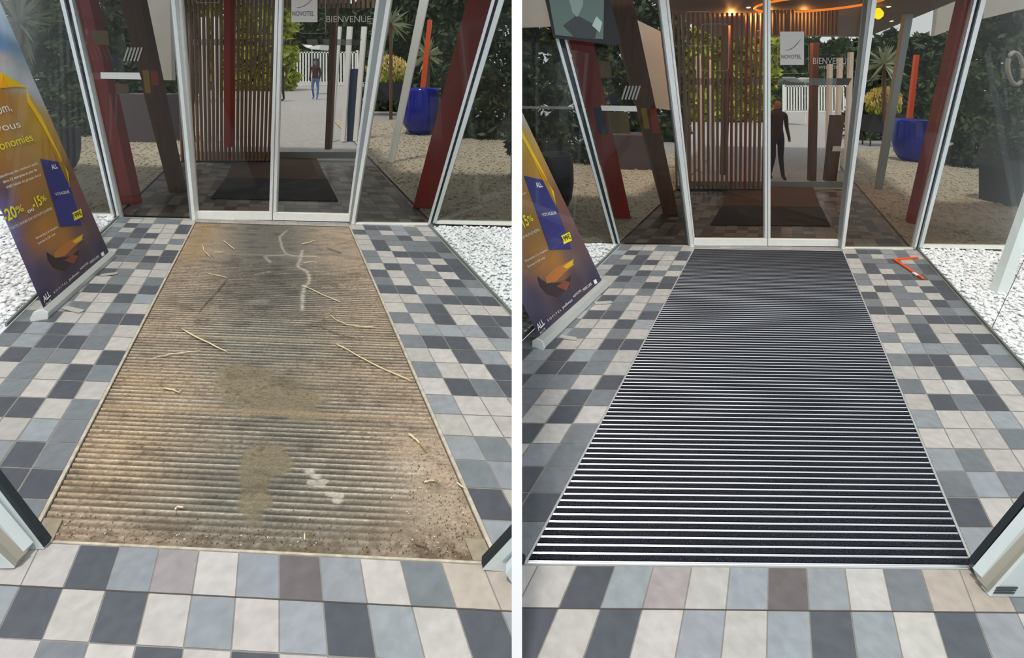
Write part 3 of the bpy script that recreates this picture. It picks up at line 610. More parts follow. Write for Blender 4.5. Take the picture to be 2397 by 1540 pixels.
# ------------------------------------------------------------------ ground, lobby and garden behind the glass
def wood_slats(H, x0, x1, n, yb, yt, dx, label, red=()):
    zc = 2.75 if H is L else 2.59; yt = HY-F*(zc-EYE)/H.G((x0+x1)/2, yb).y
    root = empty('slat_screen', H.G((x0+x1)/2, yb), label, 'screen'); p0 = H.G((x0+x1)/2, yb); mb = H.mb(); lo = H.mb()
    for k in range(n):
        x = x0+(x1-x0)*k/(n-1); wd = (x1-x0)/n*.34; X = x+dx*(x-(x0+x1)/2)*(yb-yt)/(yb+120)
        q = H.G(x, yb); a = O+ray(x-wd/2, yb)*q.y; b_ = O+ray(x+wd/2, yb)*q.y; c = O+ray(X+wd/2, yt)*q.y; d = O+ray(X-wd/2, yt)*q.y
        (lo if k in red else mb).prism([a, b_, c, d], (0, .05, 0))
    mb.build('slats', SLAT, root)
    if red: lo.build('red_slats', RED, root)
    q = H.G(x0, yb); q2 = H.G(x1, yb)
    H.mb().prism([q+Vector((0, -.02, 0)), q2+Vector((0, -.02, 0)), q2+Vector((0, .08, 0)), q+Vector((0, .08, 0))], (0, 0, .03)).build('base_plate', BLACK, root)
    return root
def leaves(mb, c, r, n, size, seed, flat=1.0, up=0):
    g = np.random.default_rng(seed); c = Vector(c)
    for k in range(n):
        d = Vector(g.normal(0, 1, 3)); d.normalize(); d = d*g.uniform(.55, 1)**.5; p = c+Vector((d.x*r[0], d.y*r[1], d.z*r[2]))
        a = Vector(g.normal(0, 1, 3)).normalized(); b = a.cross(Vector(g.normal(0, 1, 3))).normalized()
        if up: a = (a*.4+Vector((0, 0, 1))).normalized()
        s = size*g.uniform(.6, 1.3); mb.poly([p-a*s, p+b*s*.35, p+a*s, p-b*s*.35])
    return mb
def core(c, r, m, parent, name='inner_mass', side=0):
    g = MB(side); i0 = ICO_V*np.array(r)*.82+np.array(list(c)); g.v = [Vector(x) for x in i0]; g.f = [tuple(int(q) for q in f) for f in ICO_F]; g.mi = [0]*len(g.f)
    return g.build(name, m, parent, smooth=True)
def bush(H, px, py, w_, h_, m, label, cat, name, n=1500, size=.09, seed=1, group=None, depth=.8):
    q = H.G(px, py); o = empty(name, q, label, cat, group); c = q+Vector((0, 0, h_/2))
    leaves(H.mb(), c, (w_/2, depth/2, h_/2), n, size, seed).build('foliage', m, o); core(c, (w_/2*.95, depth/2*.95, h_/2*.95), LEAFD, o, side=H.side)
    return o
GR = [-1]
def behind(H, hall, P):
    seed = P['seed']
    ul = H.uv(*P['gl'])[0]; ur = H.uv(*P['gr'])[0]
    # lobby floor
    vs = []; cols = []; bm = bmesh.new(); lay = bm.loops.layers.float_color.new('Col'); g = random.Random(seed)
    vfar = P['vf']
    u = ul
    while u < ur-.01:
        v = 25.9
        while v < vfar:
            f = bm.faces.new([bm.verts.new(H.P(*q, -.001)) for q in ((u+.02, v+.02), (min(u+1, ur)-.02, v+.02), (min(u+1, ur)-.02, v+.98), (u+.02, v+.98))]); c = srgb(g.choice([(122, 114, 108), (96, 90, 86), (78, 72, 70), (138, 130, 122)]))
            for lp in f.loops: lp[lay] = (*c, 1)
            v += 1
        u += 1
    f = bm.faces.new([bm.verts.new(H.P(*q, -.003)) for q in ((ul, 25.8), (ur, 25.8), (ur, vfar+.5), (ul, vfar+.5))])
    for lp in f.loops: lp[lay] = (*srgb((90, 82, 76)), 1)
    bmesh.ops.bisect_plane(bm, geom=bm.verts[:]+bm.edges[:]+bm.faces[:], plane_co=(H.side*HALF, 0, 0), plane_no=(-H.side, 0, 0), clear_outer=True)
    me = bpy.data.meshes.new('floor_lobby'); bm.to_mesh(me); bm.free(); tag(link('floor_lobby', me, vcmat('lobby_tile', .35, .1, 6)), 'dark brown tiled lobby floor behind the doors of the %s' % hall, 'floor', kind='structure')
    # paving beyond and ground under everything
    H.mb().poly([H.P(ul-60 if H.side < 0 else -60, 25.5, -.03), H.P(90, 25.5, -.03), H.P(150, 330, -.03), H.P(-150, 330, -.03)]).build('floor_paving', ASPH)
    tag(bpy.context.scene.collection.objects[-1], 'pale grey paving outdoors beyond the lobby of the %s' % hall, 'ground', kind='structure')
    # lobby mat
    o = empty('lobby_mat', H.G(*P['mat'][0]), 'dark mat lying inside the lobby behind the doors of the %s' % hall, 'mat')
    H.mb().prism([H.G(*p) for p in P['mat']], (0, 0, .008)).build('black_half', mat('mat_charcoal', (44, 42, 44), .9), o)
    H.mb().prism([H.G(*p) for p in P['mat2']], (0, 0, .009)).build('brown_half', mat('mat_brown', (84, 62, 50), .9), o)
    # inner doors
    x0, x1, yb, rh, fy0, fy1 = P['inner']; q = H.G((x0+x1)/2, yb); Y = q.y
    o = empty('door_%d' % (3 if H.side < 0 else 4), q, 'inner lobby glass doors with a grey bottom rail and frosted band, %s' % hall, 'door', kind='structure')
    def pn(pts, dy=0): return [O+ray(x, y)*(Y+dy) for x, y in pts]
    H.mb().prism(pn([(x0, yb), (x1, yb+1), (x1, yb+1-rh), (x0, yb-rh)]), (0, .04, 0)).build('bottom_rail', GREYALU, o)
    H.mb().prism(pn([(x0, fy1), (x1, fy1), (x1+8, fy0), (x0-8, fy0)]), (0, .004, 0)).build('frosted_band', glass('frost_band', (.62, .62, .60), 1.0, 1.8), o)
    for b0, t0, m_ in P['stiles']: H.mb().prism(pn([(b0, yb), (b0+5, yb), (t0+5, -80), (t0, -80)]), (0, .03, 0)).build('stile', m_, o)
    # soffit over the lobby, and an unseen strip along the facade added for shade
    z = P['zc']; H.mb().prism([H.P(ul-1, 25.9)*1, H.P(P['ucr'], 25.9), H.P(P['ucr'], P['vc']), H.P(ul-1, P['vc'])], (0, 0, .12))
    c = H.mb(); c.prism([Vector((p.x, p.y, z)) for p in (H.P(ul-1, 25.9), H.P(P['ucr'], 25.9), H.P(P['ucr'], P['vc']), H.P(ul-1, P['vc']))], (0, 0, .1))
    c.prism([Vector((p.x, p.y, z+.02)) for p in (H.P(-40, 19), H.P(55, 19), H.P(55, P['vs']), H.P(-40, P['vs']))], (0, 0, .15))
    tag(c.build('ceiling', CEIL), 'brown timber ceiling over the lobby of the %s, with unseen shading strip' % hall, 'ceiling', kind='structure')
    # gravel garden on both sides
    pebbles('gravel_bed', H, P['gbr'], 5200, .020, 'pale gravel garden behind the glass on the right of the %s' % hall, 'gravel', (206, 196, 178), 1, seed+5, mat('gravel_base', (176, 166, 150), .9, 0, .35, 30))
    pebbles('gravel_bed', H, P['gbl'], 4200, .020, 'pale gravel garden behind the glass on the left of the %s' % hall, 'gravel', (206, 196, 178), 1, seed+6, MATS['gravel_base'])
def upright(H, name, b0, b1, t0, t1, yb, yt, m, label, cat, th=.12, group=None, dy=0):
    q = H.G((b0+b1)/2, yb); Y = q.y+dy
    k = 1.15 if yt < 5 else 1.0
    T0 = (b0+(t0-b0)*k, yb+(yt-yb)*k); T1 = (b1+(t1-b1)*k, yb+(yt-yb)*k)
    mb = H.mb(); mb.prism([O+ray(*p)*Y for p in ((b0, yb), (b1, yb), T1, T0)], (0, th, 0))
    return tag(mb.build(name, m), label, cat, group)
behind(L, 'worn mat hall', dict(seed=10, gl=(315, 470), gr=(985, 500), vf=46, mat=[(493, 465), (792, 472), (766, 421), (529, 418)], mat2=[(530, 418), (765, 421), (741, 372), (549, 370)],
    inner=(452, 838, 370, 15, 92, 106), stiles=[(452, 425, GREYALU), (836, 900, ALU)], zc=2.78, ucr=15.2, vc=52, vs=36,
    gbr=[(L.uv(985, 500)[0]+.3, 26), (55, 26), (60, 95), (L.uv(985, 500)[0]+.3, 95)], gbl=[(L.uv(315, 470)[0]-.3, 26), (-45, 26), (-60, 80), (L.uv(315, 470)[0]-.3, 80)]))
behind(R, 'new mat hall', dict(seed=30, gl=(1490, 535), gr=(2110, 560), vf=48, mat=[(1663, 527), (1944, 530), (1922, 486), (1690, 482)], mat2=[(1691, 482), (1921, 486), (1903, 437), (1707, 435)],
    inner=(1612, 1986, 438, 14, 183, 199), stiles=[(1612, 1590, GREYALU), (1984, 2030, ALU)], zc=2.62, ucr=26, vc=88, vs=34,
    gbr=[(R.uv(2110, 560)[0]+.3, 26), (55, 26), (70, 95), (R.uv(2110, 560)[0]+.3, 95)], gbl=[(R.uv(1490, 535)[0]-.3, 26), (-40, 26), (-60, 80), (R.uv(1490, 535)[0]-.3, 80)]))
wood_slats(L, 425, 636, 24, 380, -120, .18, 'screen of upright brown timber slats inside the lobby of the worn mat hall', (12,))
wood_slats(R, 1585, 1788, 20, 446, -120, .10, 'screen of upright brown timber slats inside the lobby of the new mat hall', (12, 15))
# hanging battens under the ceiling, over the right leaf
for H, x0, x1, y1, Y, lab in ((L, 652, 872, 18, 6.9, 'worn mat hall'), (R, 1795, 1960, 82, 7.5, 'new mat hall')):
    mb = H.mb(); n = 20
    for k in range(n):
        x = x0+(x1-x0)*k/(n-1); mb.prism([O+ray(*p)*Y for p in ((x-2.4, y1), (x+2.4, y1), (x+2.8, HY-F*((2.76 if H is L else 2.6)-EYE)/Y), (x-2, HY-F*((2.76 if H is L else 2.6)-EYE)/Y))], (0, .05, 0))
    tag(mb.build('batten_row', SLAT), 'short brown battens hanging from the ceiling over the right door leaf, %s' % lab, 'battens')
# red and dark posts, desks, white columns
upright(L, 'red_column', 281, 313, 168, 209, 478, 0, RED, 'dark red leaning column behind the left pane of the worn mat hall', 'column', dy=.0)
upright(L, 'red_column', 966, 1010, 1093, 1153, 487, 0, RED, 'dark red leaning column behind the right pane of the worn mat hall', 'column')
upright(R, 'red_column', 1441, 1477, 1307, 1368, 511, 0, RED, 'dark red leaning column behind the left pane of the new mat hall', 'column')
upright(R, 'red_column', 2137, 2168, 2257, 2300, 524, 0, RED, 'dark red leaning column behind the right pane of the new mat hall', 'column')
upright(L, 'timber_beam', 396, 420, 280, 327, 450, 0, WOOD, 'dark slanting timber beam behind the left pane of the worn mat hall', 'beam')
upright(R, 'timber_beam', 1558, 1588, 1425, 1482, 502, 0, WOOD, 'dark slanting timber beam behind the left pane of the new mat hall', 'beam')
upright(L, 'white_post', 907, 921, 982, 1002, 380, 0, WHITE, 'slim white post standing in the gravel before the blue pot, worn mat hall', 'post', .08)
upright(R, 'white_post', 2054, 2066, 2121, 2139, 442, 30, GREYALU, 'slim grey-white post standing in the gravel, new mat hall', 'post', .08)
upright(L, 'window_post', 180, 196, 116, 134, 300, 30, GREYALU, 'grey window post in the dark left pane of the worn mat hall', 'post', .08)
upright(R, 'window_post', 1318, 1326, 1270, 1280, 250, 80, GREYALU, 'grey window post in the dark left pane of the new mat hall', 'post', .08)
def panel(H, name, pts, base, m, label, cat, th=.4, group=None):
    Y = H.G(*base).y; return tag(H.mb().prism([O+ray(*p)*Y for p in pts], (0, th, 0)).build(name, m), label, cat, group)
panel(L, 'reception_desk', [(262, 330), (392, 334), (385, 222), (258, 220)], (320, 332), DESK, 'plum grey panelled reception desk behind the left pane, worn mat hall', 'desk', .6)
panel(R, 'reception_desk', [(1438, 396), (1560, 398), (1552, 318), (1432, 316)], (1500, 397), DESK, 'plum grey panelled reception desk behind the left pane, new mat hall', 'desk', .6)
panel(L, 'fascia_panel', [(352, 186), (402, 188), (396, -60), (325, -60)], (380, 338), GREYW, 'light grey wall panel beside the timber beam, worn mat hall', 'panel', .1)
panel(R, 'fascia_panel', [(1510, 250), (1585, 260), (1560, 80), (1436, 20), (1440, 55), (1500, 90)], (1540, 400), GREYW, 'light grey wall panel above the timber beam, new mat hall', 'panel', .1)
panel(R, 'fascia_panel', [(1180, 66), (1292, 62), (1282, -60), (1180, -60)], (1300, 400), GREYW, 'pale panel at the top left corner of the new mat hall', 'panel', .1)
panel(R, 'fascia_panel', [(2302, 44), (2480, 0), (2500, -80), (2306, -80)], (2340, 400), GREYW, 'pale fascia panel at the top right corner of the new mat hall', 'panel', .1)
panel(R, 'fascia_panel', [(2188, 84), (2248, 60), (2268, -30), (2200, -30)], (2200, 395), GREYW, 'pale panel for a grey reflection beside the red column, right of the new mat hall', 'panel', .1)  # this panel stands in for a light grey reflection in the pane
for H, a, b_, y, base in ((L, 60, 180, 172, (120, 300)), (R, 1180, 1340, 250, (1250, 420))):
    panel(H, 'sill_rail', [(a, y+4), (b_, y+6), (b_, y), (a, y-2)], base, GREYALU, 'thin grey rail across the dark left pane, %s' % ('worn mat hall' if H is L else 'new mat hall'), 'rail', .06)
# stickers and a light reflection modelled as strips on the glass
def sticker(H, name, pts, m, label, cat='sticker', off=-.004): return tag(H.fprism(pts, off, .002).build(name, m), label, cat)
WREF = mat('reflection_white', (214, 214, 206), .6)  # white of the strips that stand in for a light reflected in the panes
sticker(L, 'glass_reflection_strip', [(236, 184), (331, 186), (326, 170), (235, 169)], WREF, 'white strip for a light reflected in the left pane of the worn mat hall')
sticker(R, 'glass_reflection_strip', [(1409, 259), (1492, 261), (1489, 248), (1406, 247)], WREF, 'white strip for a light reflected in the left pane of the new mat hall')
for H, cx, cy, lab in ((L, 306, 126, 'worn'), (R, 1472, 216, 'new')):
    mb = H.mb()
    for k in range(5): x = cx-18+k*8; H.fprism([(x, cy+16), (x+3.5, cy+18), (x+14, cy-14), (x+10.5, cy-16)], -.004, .002, mb)
    tag(mb.build('hatched_sticker', mat('sticker_dim', (150, 148, 142), .7)), 'small sticker of slanted white stripes on the left pane of the %s mat hall' % lab, 'sticker')
PST = mat('poster_tan', (120, 100, 72), .7); PSB = mat('poster_blue', (44, 58, 86), .7); PSR = mat('poster_red', (150, 60, 44), .7); PSY = mat('poster_yellow', (150, 120, 40), .7)
for H, rows in ((L, [([(214, 70), (252, 72), (256, 106), (222, 104)], PST, 'beige notice'), ([(259, 128), (277, 128), (279, 156), (262, 155)], PSB, 'blue notice'), ([(268, 196), (300, 197), (302, 220), (272, 220)], PST, 'tan leaflet'), ([(333, 164), (348, 164), (353, 218), (340, 218)], PSY, 'yellow edged leaflet'), ([(352, 166), (368, 166), (372, 200), (356, 200)], PSR, 'red leaflet')]),
                (R, [([(1400, 142), (1428, 144), (1434, 184), (1406, 182)], PST, 'beige notice'), ([(1423, 219), (1442, 219), (1446, 243), (1428, 243)], PSB, 'blue notice'), ([(1422, 262), (1470, 262), (1475, 313), (1428, 312)], PST, 'tan leaflet'), ([(1500, 253), (1513, 253), (1521, 301), (1508, 301)], PSY, 'yellow edged leaflet'), ([(1520, 254), (1536, 254), (1546, 312), (1528, 312)], PSR, 'red leaflet'), ([(1388, 252), (1412, 252), (1424, 314), (1400, 312)], PSB, 'dark blue leaflet')])):
    for pts, m_, nm in rows: sticker(H, 'leaflet', pts, m_, '%s stuck on the left pane of the %s mat hall' % (nm, 'worn' if H is L else 'new'), 'leaflet', .012)
# hotel sign on the right door leaf
def ftext(H, s, x0, x1, yb, h, m, parent=None, off=.018, name='lettering', slope=0):
    c = bpy.data.curves.new('t', 'FONT'); c.body = s; t = bpy.data.objects.new('t', c); COL.objects.link(t)
    bpy.context.view_layer.update(); dg = bpy.context.evaluated_depsgraph_get(); me = bpy.data.meshes.new_from_object(t.evaluated_get(dg)); bpy.data.objects.remove(t)
    xs = [v.co.x for v in me.vertices]; a, b = min(xs), max(xs)
    for v in me.vertices: v.co = H.fp(x0+(v.co.x-a)/(b-a)*(x1-x0), yb-v.co.y/.70*h, off)
    me.materials.clear(); return link(name, me, m, parent)
SG = mat('sign_grey', (196, 192, 186), .7); INK = mat('sign_ink', (98, 96, 94), .7)
for H, x0, x1, y0, y1, tx, lab in ((L, 682, 743, -26, 52, (684, 735, 37, 11), 'worn'), (R, 1826, 1882, 74, 152, (1829, 1876, 137, 9), 'new')):
    o = empty('door_sign', H.fp((x0+x1)/2, y1, .02), 'square pale hotel sign on the right sliding door of the %s mat hall' % lab, 'sign')
    H.fprism([(x0, y1), (x1, y1), (x1, y0), (x0, y0)], .022, .003).build('plate', SG, o)
    ftext(H, 'NOVOTEL', *tx, INK, o)
    mb = H.mb(); pts = [(x0+12+(x1-x0-20)*t, y0+44-26*t**2.2) for t in [i/10 for i in range(11)]]
    mb.tube([H.fp(x, y, .019) for x, y in pts], [.0012+.002*math.sin(math.pi*i/10) for i in range(11)], 6); mb.build('swoosh', INK, o)
o = empty('welcome_lettering', R.fp(1903, 150, .018), 'white welcome lettering on the glass right of the sign, new mat hall', 'lettering')
LW = mat('letter_white', (176, 170, 162), .7)
ftext(R, 'BIENVENUE', 1903, 1990, 150, 15, LW, o); ftext(R, 'WELCOME', 1916, 1970, 161, 7, LW, o)
o = empty('welcome_lettering', L.fp(764, 52, .018), 'white welcome lettering on the glass right of the sign, worn mat hall', 'lettering')
ftext(L, 'BIENVENUE', 764, 868, 52, 15, LW, o)
def outline(H, x0, y0, x1, y1, lab):
    r = 7; pts = []
    for cx, cy, a0 in ((x1-r, y0+r, -90), (x1-r, y1-r, 0), (x0+r, y1-r, 90), (x0+r, y0+r, 180)):
        for t in range(0, 91, 30): an = math.radians(a0+t); pts.append((cx+r*math.cos(an), cy+r*math.sin(an)))
    pts.append(pts[0]); mb = H.mb(); mb.tube([H.fp(x, y, .024) for x, y in pts], .0022, 6); return tag(mb.build('outline_decal', mat('decal_line', (150, 142, 134), .7)), lab, 'decal')
outline(R, 1606, 27, 1665, 107, 'rounded outline square on the left leaf, upper of the overlapping pair, new mat hall')
outline(R, 1641, 56, 1705, 166, 'rounded outline square overlapping the upper one on the left leaf, new mat hall')
outline(R, 1820, 102, 1893, 172, 'rounded outline square behind the pale sign, new mat hall')
outline(L, 455, -60, 514, 6, 'rounded outline square high on the left door leaf, worn mat hall')
outline(L, 700, -30, 762, 78, 'rounded outline square behind the pale sign, worn mat hall')
# monitor hanging at the top left of the new mat hall
p = R.fp(1360, 50, -.25); Y = p.y
o = empty('hanging_monitor', p, 'black security monitor hanging at the top left of the new mat hall', 'monitor')
def mp(x, y, dy=0): return O+ray(x, y)*(Y+dy)
R.mb().prism([mp(1283, -60), (mp(1410, -60)), mp(1428, 0), mp(1455, 98), mp(1440, 106), mp(1296, 88), mp(1276, -10)], (0, .05, 0)).build('housing', BLACK, o)
mm = mat('screen_image', (84, 104, 96), .3, emit=.25)
R.mb().prism([mp(1286, -50, -.002), mp(1396, -50, -.002), mp(1414, 0, -.002), mp(1412, 92, -.002), mp(1300, 82, -.002), mp(1284, -8, -.002)], (0, .001, 0)).build('screen', mm, o)
R.mb().prism([mp(1318, 60, -.004), mp(1350, 35, -.004), mp(1400, 62, -.004), mp(1392, 92, -.004), mp(1345, 88, -.004)], (0, .001, 0)).build('screen_floor_image', mat('screen_dark', (48, 54, 56), .3, emit=.2), o)
R.mb().prism([mp(1386, 60, -.005), mp(1396, 38, -.005), mp(1410, 52, -.005), mp(1404, 76, -.005)], (0, .001, 0)).build('screen_door_image', mat('screen_pale', (150, 170, 162), .3, emit=.4), o)
R.mb().prism([mp(1330, -8, -.005), mp(1366, -10, -.005), mp(1364, 14, -.005), mp(1352, 40, -.005), mp(1340, 30, -.005)], (0, .001, 0)).build('screen_window_image', mat('screen_mid', (120, 140, 134), .3, emit=.3), o)
R.mb().tube([mp(1345, -60, .02), mp(1345, -260, .02)], .02, 10).build('ceiling_rod', BLACK, o)
# lobby ceiling lamps
OR = mat('orange_glow', (255, 170, 30), .4, emit=3.0)
def lamp(px, py, z, r, label, H, m, name='downlight'):
    t = (z-EYE)/(-(py-HY)/F); p = O+ray(px, py)*t
    o = MB().lathe((p.x, p.y, z-.02), [(r*.6, 0), (r, .006), (r, .02)], 16).build(name, m); return tag(o, label, 'lamp', 'small ceiling downlights of the lobby')
DLm = mat('downlight_glow', (255, 236, 200), .4, emit=4)
for x, y, wh in ((1860, 36, 'upper one of two above the hotel sign'), (1865, 60, 'lower one of two above the hotel sign'), (1772, 71, 'left of the door stiles'), (2087, 48, 'under the yellow lamp'), (1752, 16, 'near the top behind the left leaf'), (2080, 14, 'above the yellow lamp')):
    lamp(x, y, 2.628, .03, 'small round ceiling downlight, %s, new mat hall' % wh, R, DLm)
AMB = mat('added_amber_glow', (255, 150, 60), .4, emit=5)  # added amber lamps, placed for the orange streaks along the mat rails
for x, y, e, wh in ((1712, 34, 40, 'over the slat screen'), (1799, 30, 22, 'over the door stiles'), (1882, 34, 40, 'over the right leaf')):
    d_ = lamp(x, y, 2.628, .035, 'added amber lamp %s, for streaks on the mat, new mat hall' % wh, R, AMB)
    ld = bpy.data.lights.new('streak_light', 'POINT'); ld.energy = e; ld.color = (1, .45, .12); ld.shadow_soft_size = .035
    lo = bpy.data.objects.new('streak_light', ld); COL.objects.link(lo); lo.location = O+ray(x, y)*((2.628-EYE)/(-(y-HY)/F))-Vector((0, 0, .06)); lo.parent = d_
z = 2.60; t = (z-EYE)/((HY-0)/F); c = O+ray(1925, 0)*t
pts = []
ring = MB()
ring.tube([c+Vector((.72*math.cos(a*math.pi/16), .9*math.sin(a*math.pi/16)+.15, -.03)) for a in range(33)], .018, 8)
o = ring.build('ceiling_ring_light', mat('amber_strip', (255, 140, 40), .4, emit=1.0)); tag(o, 'oval amber light ring set in the lobby ceiling of the new mat hall', 'lamp')
t = (z-.1-EYE)/((HY-34)/F); c2 = O+ray(2056, 34)*t
tag(MB().lathe(c2, [(.02, -.07), (.06, -.03), (.07, .02), (.05, .06), (.02, .1)], 18).build('yellow_lamp', mat('yellow_glow', (255, 205, 0), .4, emit=2), smooth=True), 'small glowing yellow lamp at the end of the amber ring', 'lamp')
# garden things
def blue_pot(H, px, py, wpx, hpx, label, m=NAVY):
    q = H.G(px, py); s = q.y/F; r = wpx*s/2; h = hpx*s
    o = empty('garden_pot', q, label, 'plant pot')
    MB().lathe(q, [(r*.48, 0), (r*.66, h*.05), (r*.90, h*.22), (r, h*.48), (r*.99, h*.72), (r*.92, h*.93), (r*.92, h), (r*.84, h), (r*.78, h*.9)], 32).build('pot_body', m, o, smooth=True)
    MB().lathe(q+Vector((0, 0, h*.9)), [(r*.76, 0), (r*.76, h*.03)], 24).build('soil', mat('soil', (60, 46, 34), .9), o)
    return o
blue_pot(L, 987, 312, 96, 106, 'round glossy blue pot on the gravel, right pane of the worn mat hall')
blue_pot(R, 2135, 376, 78, 96, 'round glossy blue pot on the gravel, right pane of the new mat hall')
blue_pot(L, 150, 398, 60, 100, 'dark round pot behind the banner in the worn mat hall', mat('dark_pot', (34, 34, 40), .4))
blue_pot(R, 1300, 490, 86, 130, 'large dark round pot beside the banner in the new mat hall', mat('slate_pot', (38, 40, 56), .4))
blue_pot(L, 1216, 410, 70, 120, 'dark pot edge at the partition, worn mat hall', MATS['dark_pot']) if False else None
def square_planter(H, px, py, wpx, hpx, label):
    q = H.G(px, py); s = q.y/F; a = wpx*s/2; h = hpx*s
    o = empty('square_planter', q, label, 'planter')
    MB().prism([q+Vector((-a*.8, -a*.8, 0)), q+Vector((a*.8, -a*.8, 0)), q+Vector((a*.8, a*.8, 0)), q+Vector((-a*.8, a*.8, 0))], (0, 0, h)).build('planter_body', BLACK, o)
    leaves(H.mb(), q+Vector((0, 0, h*1.3)), (a*1.1, a*.9, h*.5), 700, .09, 5).build('foliage', LEAF, o); return o
square_planter(R, 2362, 474, 90, 105, 'tall black planter with green plant at the far right of the new mat hall')
square_planter(L, 1216, 415, 50, 60, 'black planter at the partition, far right of the worn mat hall')
def flower_planter(H, px, py, wpx, hpx, fh, label, seed):
    q = H.G(px, py); s = q.y/F; a = wpx*s/2; h = hpx*s
    o = empty('flower_planter', q, label, 'planter')
    mb = MB(); mb.prism([q+Vector((-a, -.2, h*.45)), q+Vector((a, -.2, h*.45)), q+Vector((a, .2, h*.45)), q+Vector((-a, .2, h*.45))], (0, 0, h*.55)); mb.build('trough', BLACK, o)
    for sx in (-1, 1):
        for sy in (-1, 1): MB().box(q+Vector((sx*(a-.03), sy*.17, 0)), .03, .03, h*.46).build('leg', BLACK, o)
    leaves(H.mb(), q+Vector((0, 0, h+fh*s*.25)), (a, .25, fh*s*.35), 600, .08, seed, up=1).build('foliage', LEAFY, o)
    leaves(H.mb(), q+Vector((0, 0, h+fh*s*.55)), (a*1.05, .28, fh*s*.5), 1500, .05, seed+1, up=1).build('flowers', FLOWER, o)
    return o
flower_planter(L, 905, 268, 95, 75, 62, 'black trough of cream flowers by the blue pot, right pane of the worn mat hall', 3)
flower_planter(R, 2068, 340, 84, 72, 62, 'black trough of cream flowers by the blue pot, right pane of the new mat hall', 6)
upright(L, 'orange_pole', 973, 985, 1004, 1013, 204, 45, ORANGE, 'orange pole behind the blue pot, worn mat hall', 'pole', .06, dy=0)
def uprightY(H, name, b0, b1, t0, t1, yb, yt, base, m, label, cat, th=.08, group=None):
    Y = H.G(*base).y; return tag(H.mb().prism([O+ray(*p)*Y for p in ((b0, yb), (b1, yb), (t1, yt), (t0, yt))], (0, th, 0)).build(name, m), label, cat, group)
for o in [o for o in COL.objects if o.name.startswith('orange_pole')]: bpy.data.objects.remove(o)
uprightY(L, 'orange_pole', 973, 984, 1001, 1011, 300, 46, (985, 300), ORANGE, 'orange pole behind the blue pot, worn mat hall', 'pole')
uprightY(R, 'orange_pole', 2116, 2127, 2144, 2153, 365, 128, (2125, 365), ORANGE, 'orange pole behind the blue pot, new mat hall', 'pole')
for k, (b, t) in enumerate(((768, 786), (797, 812), (826, 846), (474, 466), (508, 496))):
    uprightY(L, 'white_garden_post', b, b+9, t, t+11, 330, 62 if k < 3 else 40, (b, 330), WHITE, '%s tall white courtyard post from the left, seen from the worn mat hall' % ['third', 'fourth', 'fifth', 'first', 'second'][k], 'post', .08, 'white courtyard posts, worn mat hall')
for k, (b, t) in enumerate(((1936, 1941), (1957, 1965), (1980, 1990), (1640, 1632), (1668, 1660))):
    uprightY(R, 'white_garden_post', b, b+8, t, t+9, 400, [150, 135, 122, 130, 140][k], (b, 400), WHITE, '%s tall white courtyard post from the left, seen from the new mat hall' % ['third', 'fourth', 'fifth', 'first', 'second'][k], 'post', .08, 'white courtyard posts, new mat hall')
for H, pts, base, lab in ((R, [(1690, 410), (1702, 410), (1714, 60), (1700, 60)], (1697, 425), 'first dark post from the slat screen, new mat hall'), (R, [(1897, 424), (1911, 424), (1918, 100), (1904, 100)], (1904, 430), 'dark brown lobby post right of the centre, new mat hall'), (R, [(1934, 424), (1958, 424), (1978, 270), (1950, 270)], (1946, 430), 'short dark pillar with a white notice, new mat hall'),
                           (L, [(524, 345), (538, 345), (540, -40), (524, -40)], (531, 385), 'dark red lobby post among the slats, worn mat hall'), (L, [(760, 350), (772, 350), (788, 15), (774, 15)], (766, 372), 'dark brown lobby post right of the centre, worn mat hall')):
    Y = H.G(*base).y-.1; tag(H.mb().prism([O+ray(*p)*Y for p in pts], (0, .1, 0)).build('lobby_post', WOOD if 'red' not in lab else RED), lab, 'post')
Yq = R.G(1946, 430).y-.12; tag(R.mb().prism([O+ray(*p)*Yq for p in ((1948, 354), (1967, 354), (1968, 342), (1950, 342))], (0, .004, 0)).build('small_notice', WHITE), 'small white notice on the short dark pillar, new mat hall', 'notice')
# white gate
def gate(H, x0, x1, yb, yt, n, label):
    q0, q1 = H.G(x0, yb), H.G(x1, yb); Y = (q0.y+q1.y)/2; o = empty('slatted_gate', (q0+q1)/2, label, 'gate')
    def at(x, y): return O+ray(x, y)*Y
    mb = H.mb()
    for k in range(n):
        x = x0+(x1-x0)*k/(n-1); wd = (x1-x0)/n*.5; mb.prism([at(x-wd/2, yb-2), at(x+wd/2, yb-2), at(x+wd/2, yt), at(x-wd/2, yt)], (0, .05, 0))
    mb.build('bars', WHITE, o)
    for y in (yb, yt+2): H.mb().prism([at(x0-3, y), at(x1+3, y), at(x1+3, y-3), at(x0-3, y-3)], (0, .08, 0)).build('cross_rail', WHITE, o)
    for x in (x0-5, x1+3): H.mb().prism([at(x-2, yb+1), at(x+3, yb+1), at(x+3, yt-4), at(x-2, yt-4)], (0, .12, 0)).build('gate_post', WHITE, o)
    return o
gate(L, 675, 832, 199, 122, 24, 'white slatted gate across the drive, seen through the doors of the worn mat hall')
gt = [o for o in COL.objects if o.name.startswith('slatted_gate')][-1]; Yg = L.G(736, 199).y-.06
L.mb().prism([O+ray(*p)*Yg for p in ((726, 165), (745, 165), (748, 137), (727, 137))], (0, .03, 0)).build('notice_board', PSB, gt)
gate(R, 1840, 1975, 262, 201, 22, 'white slatted gate across the drive, seen through the doors of the new mat hall')
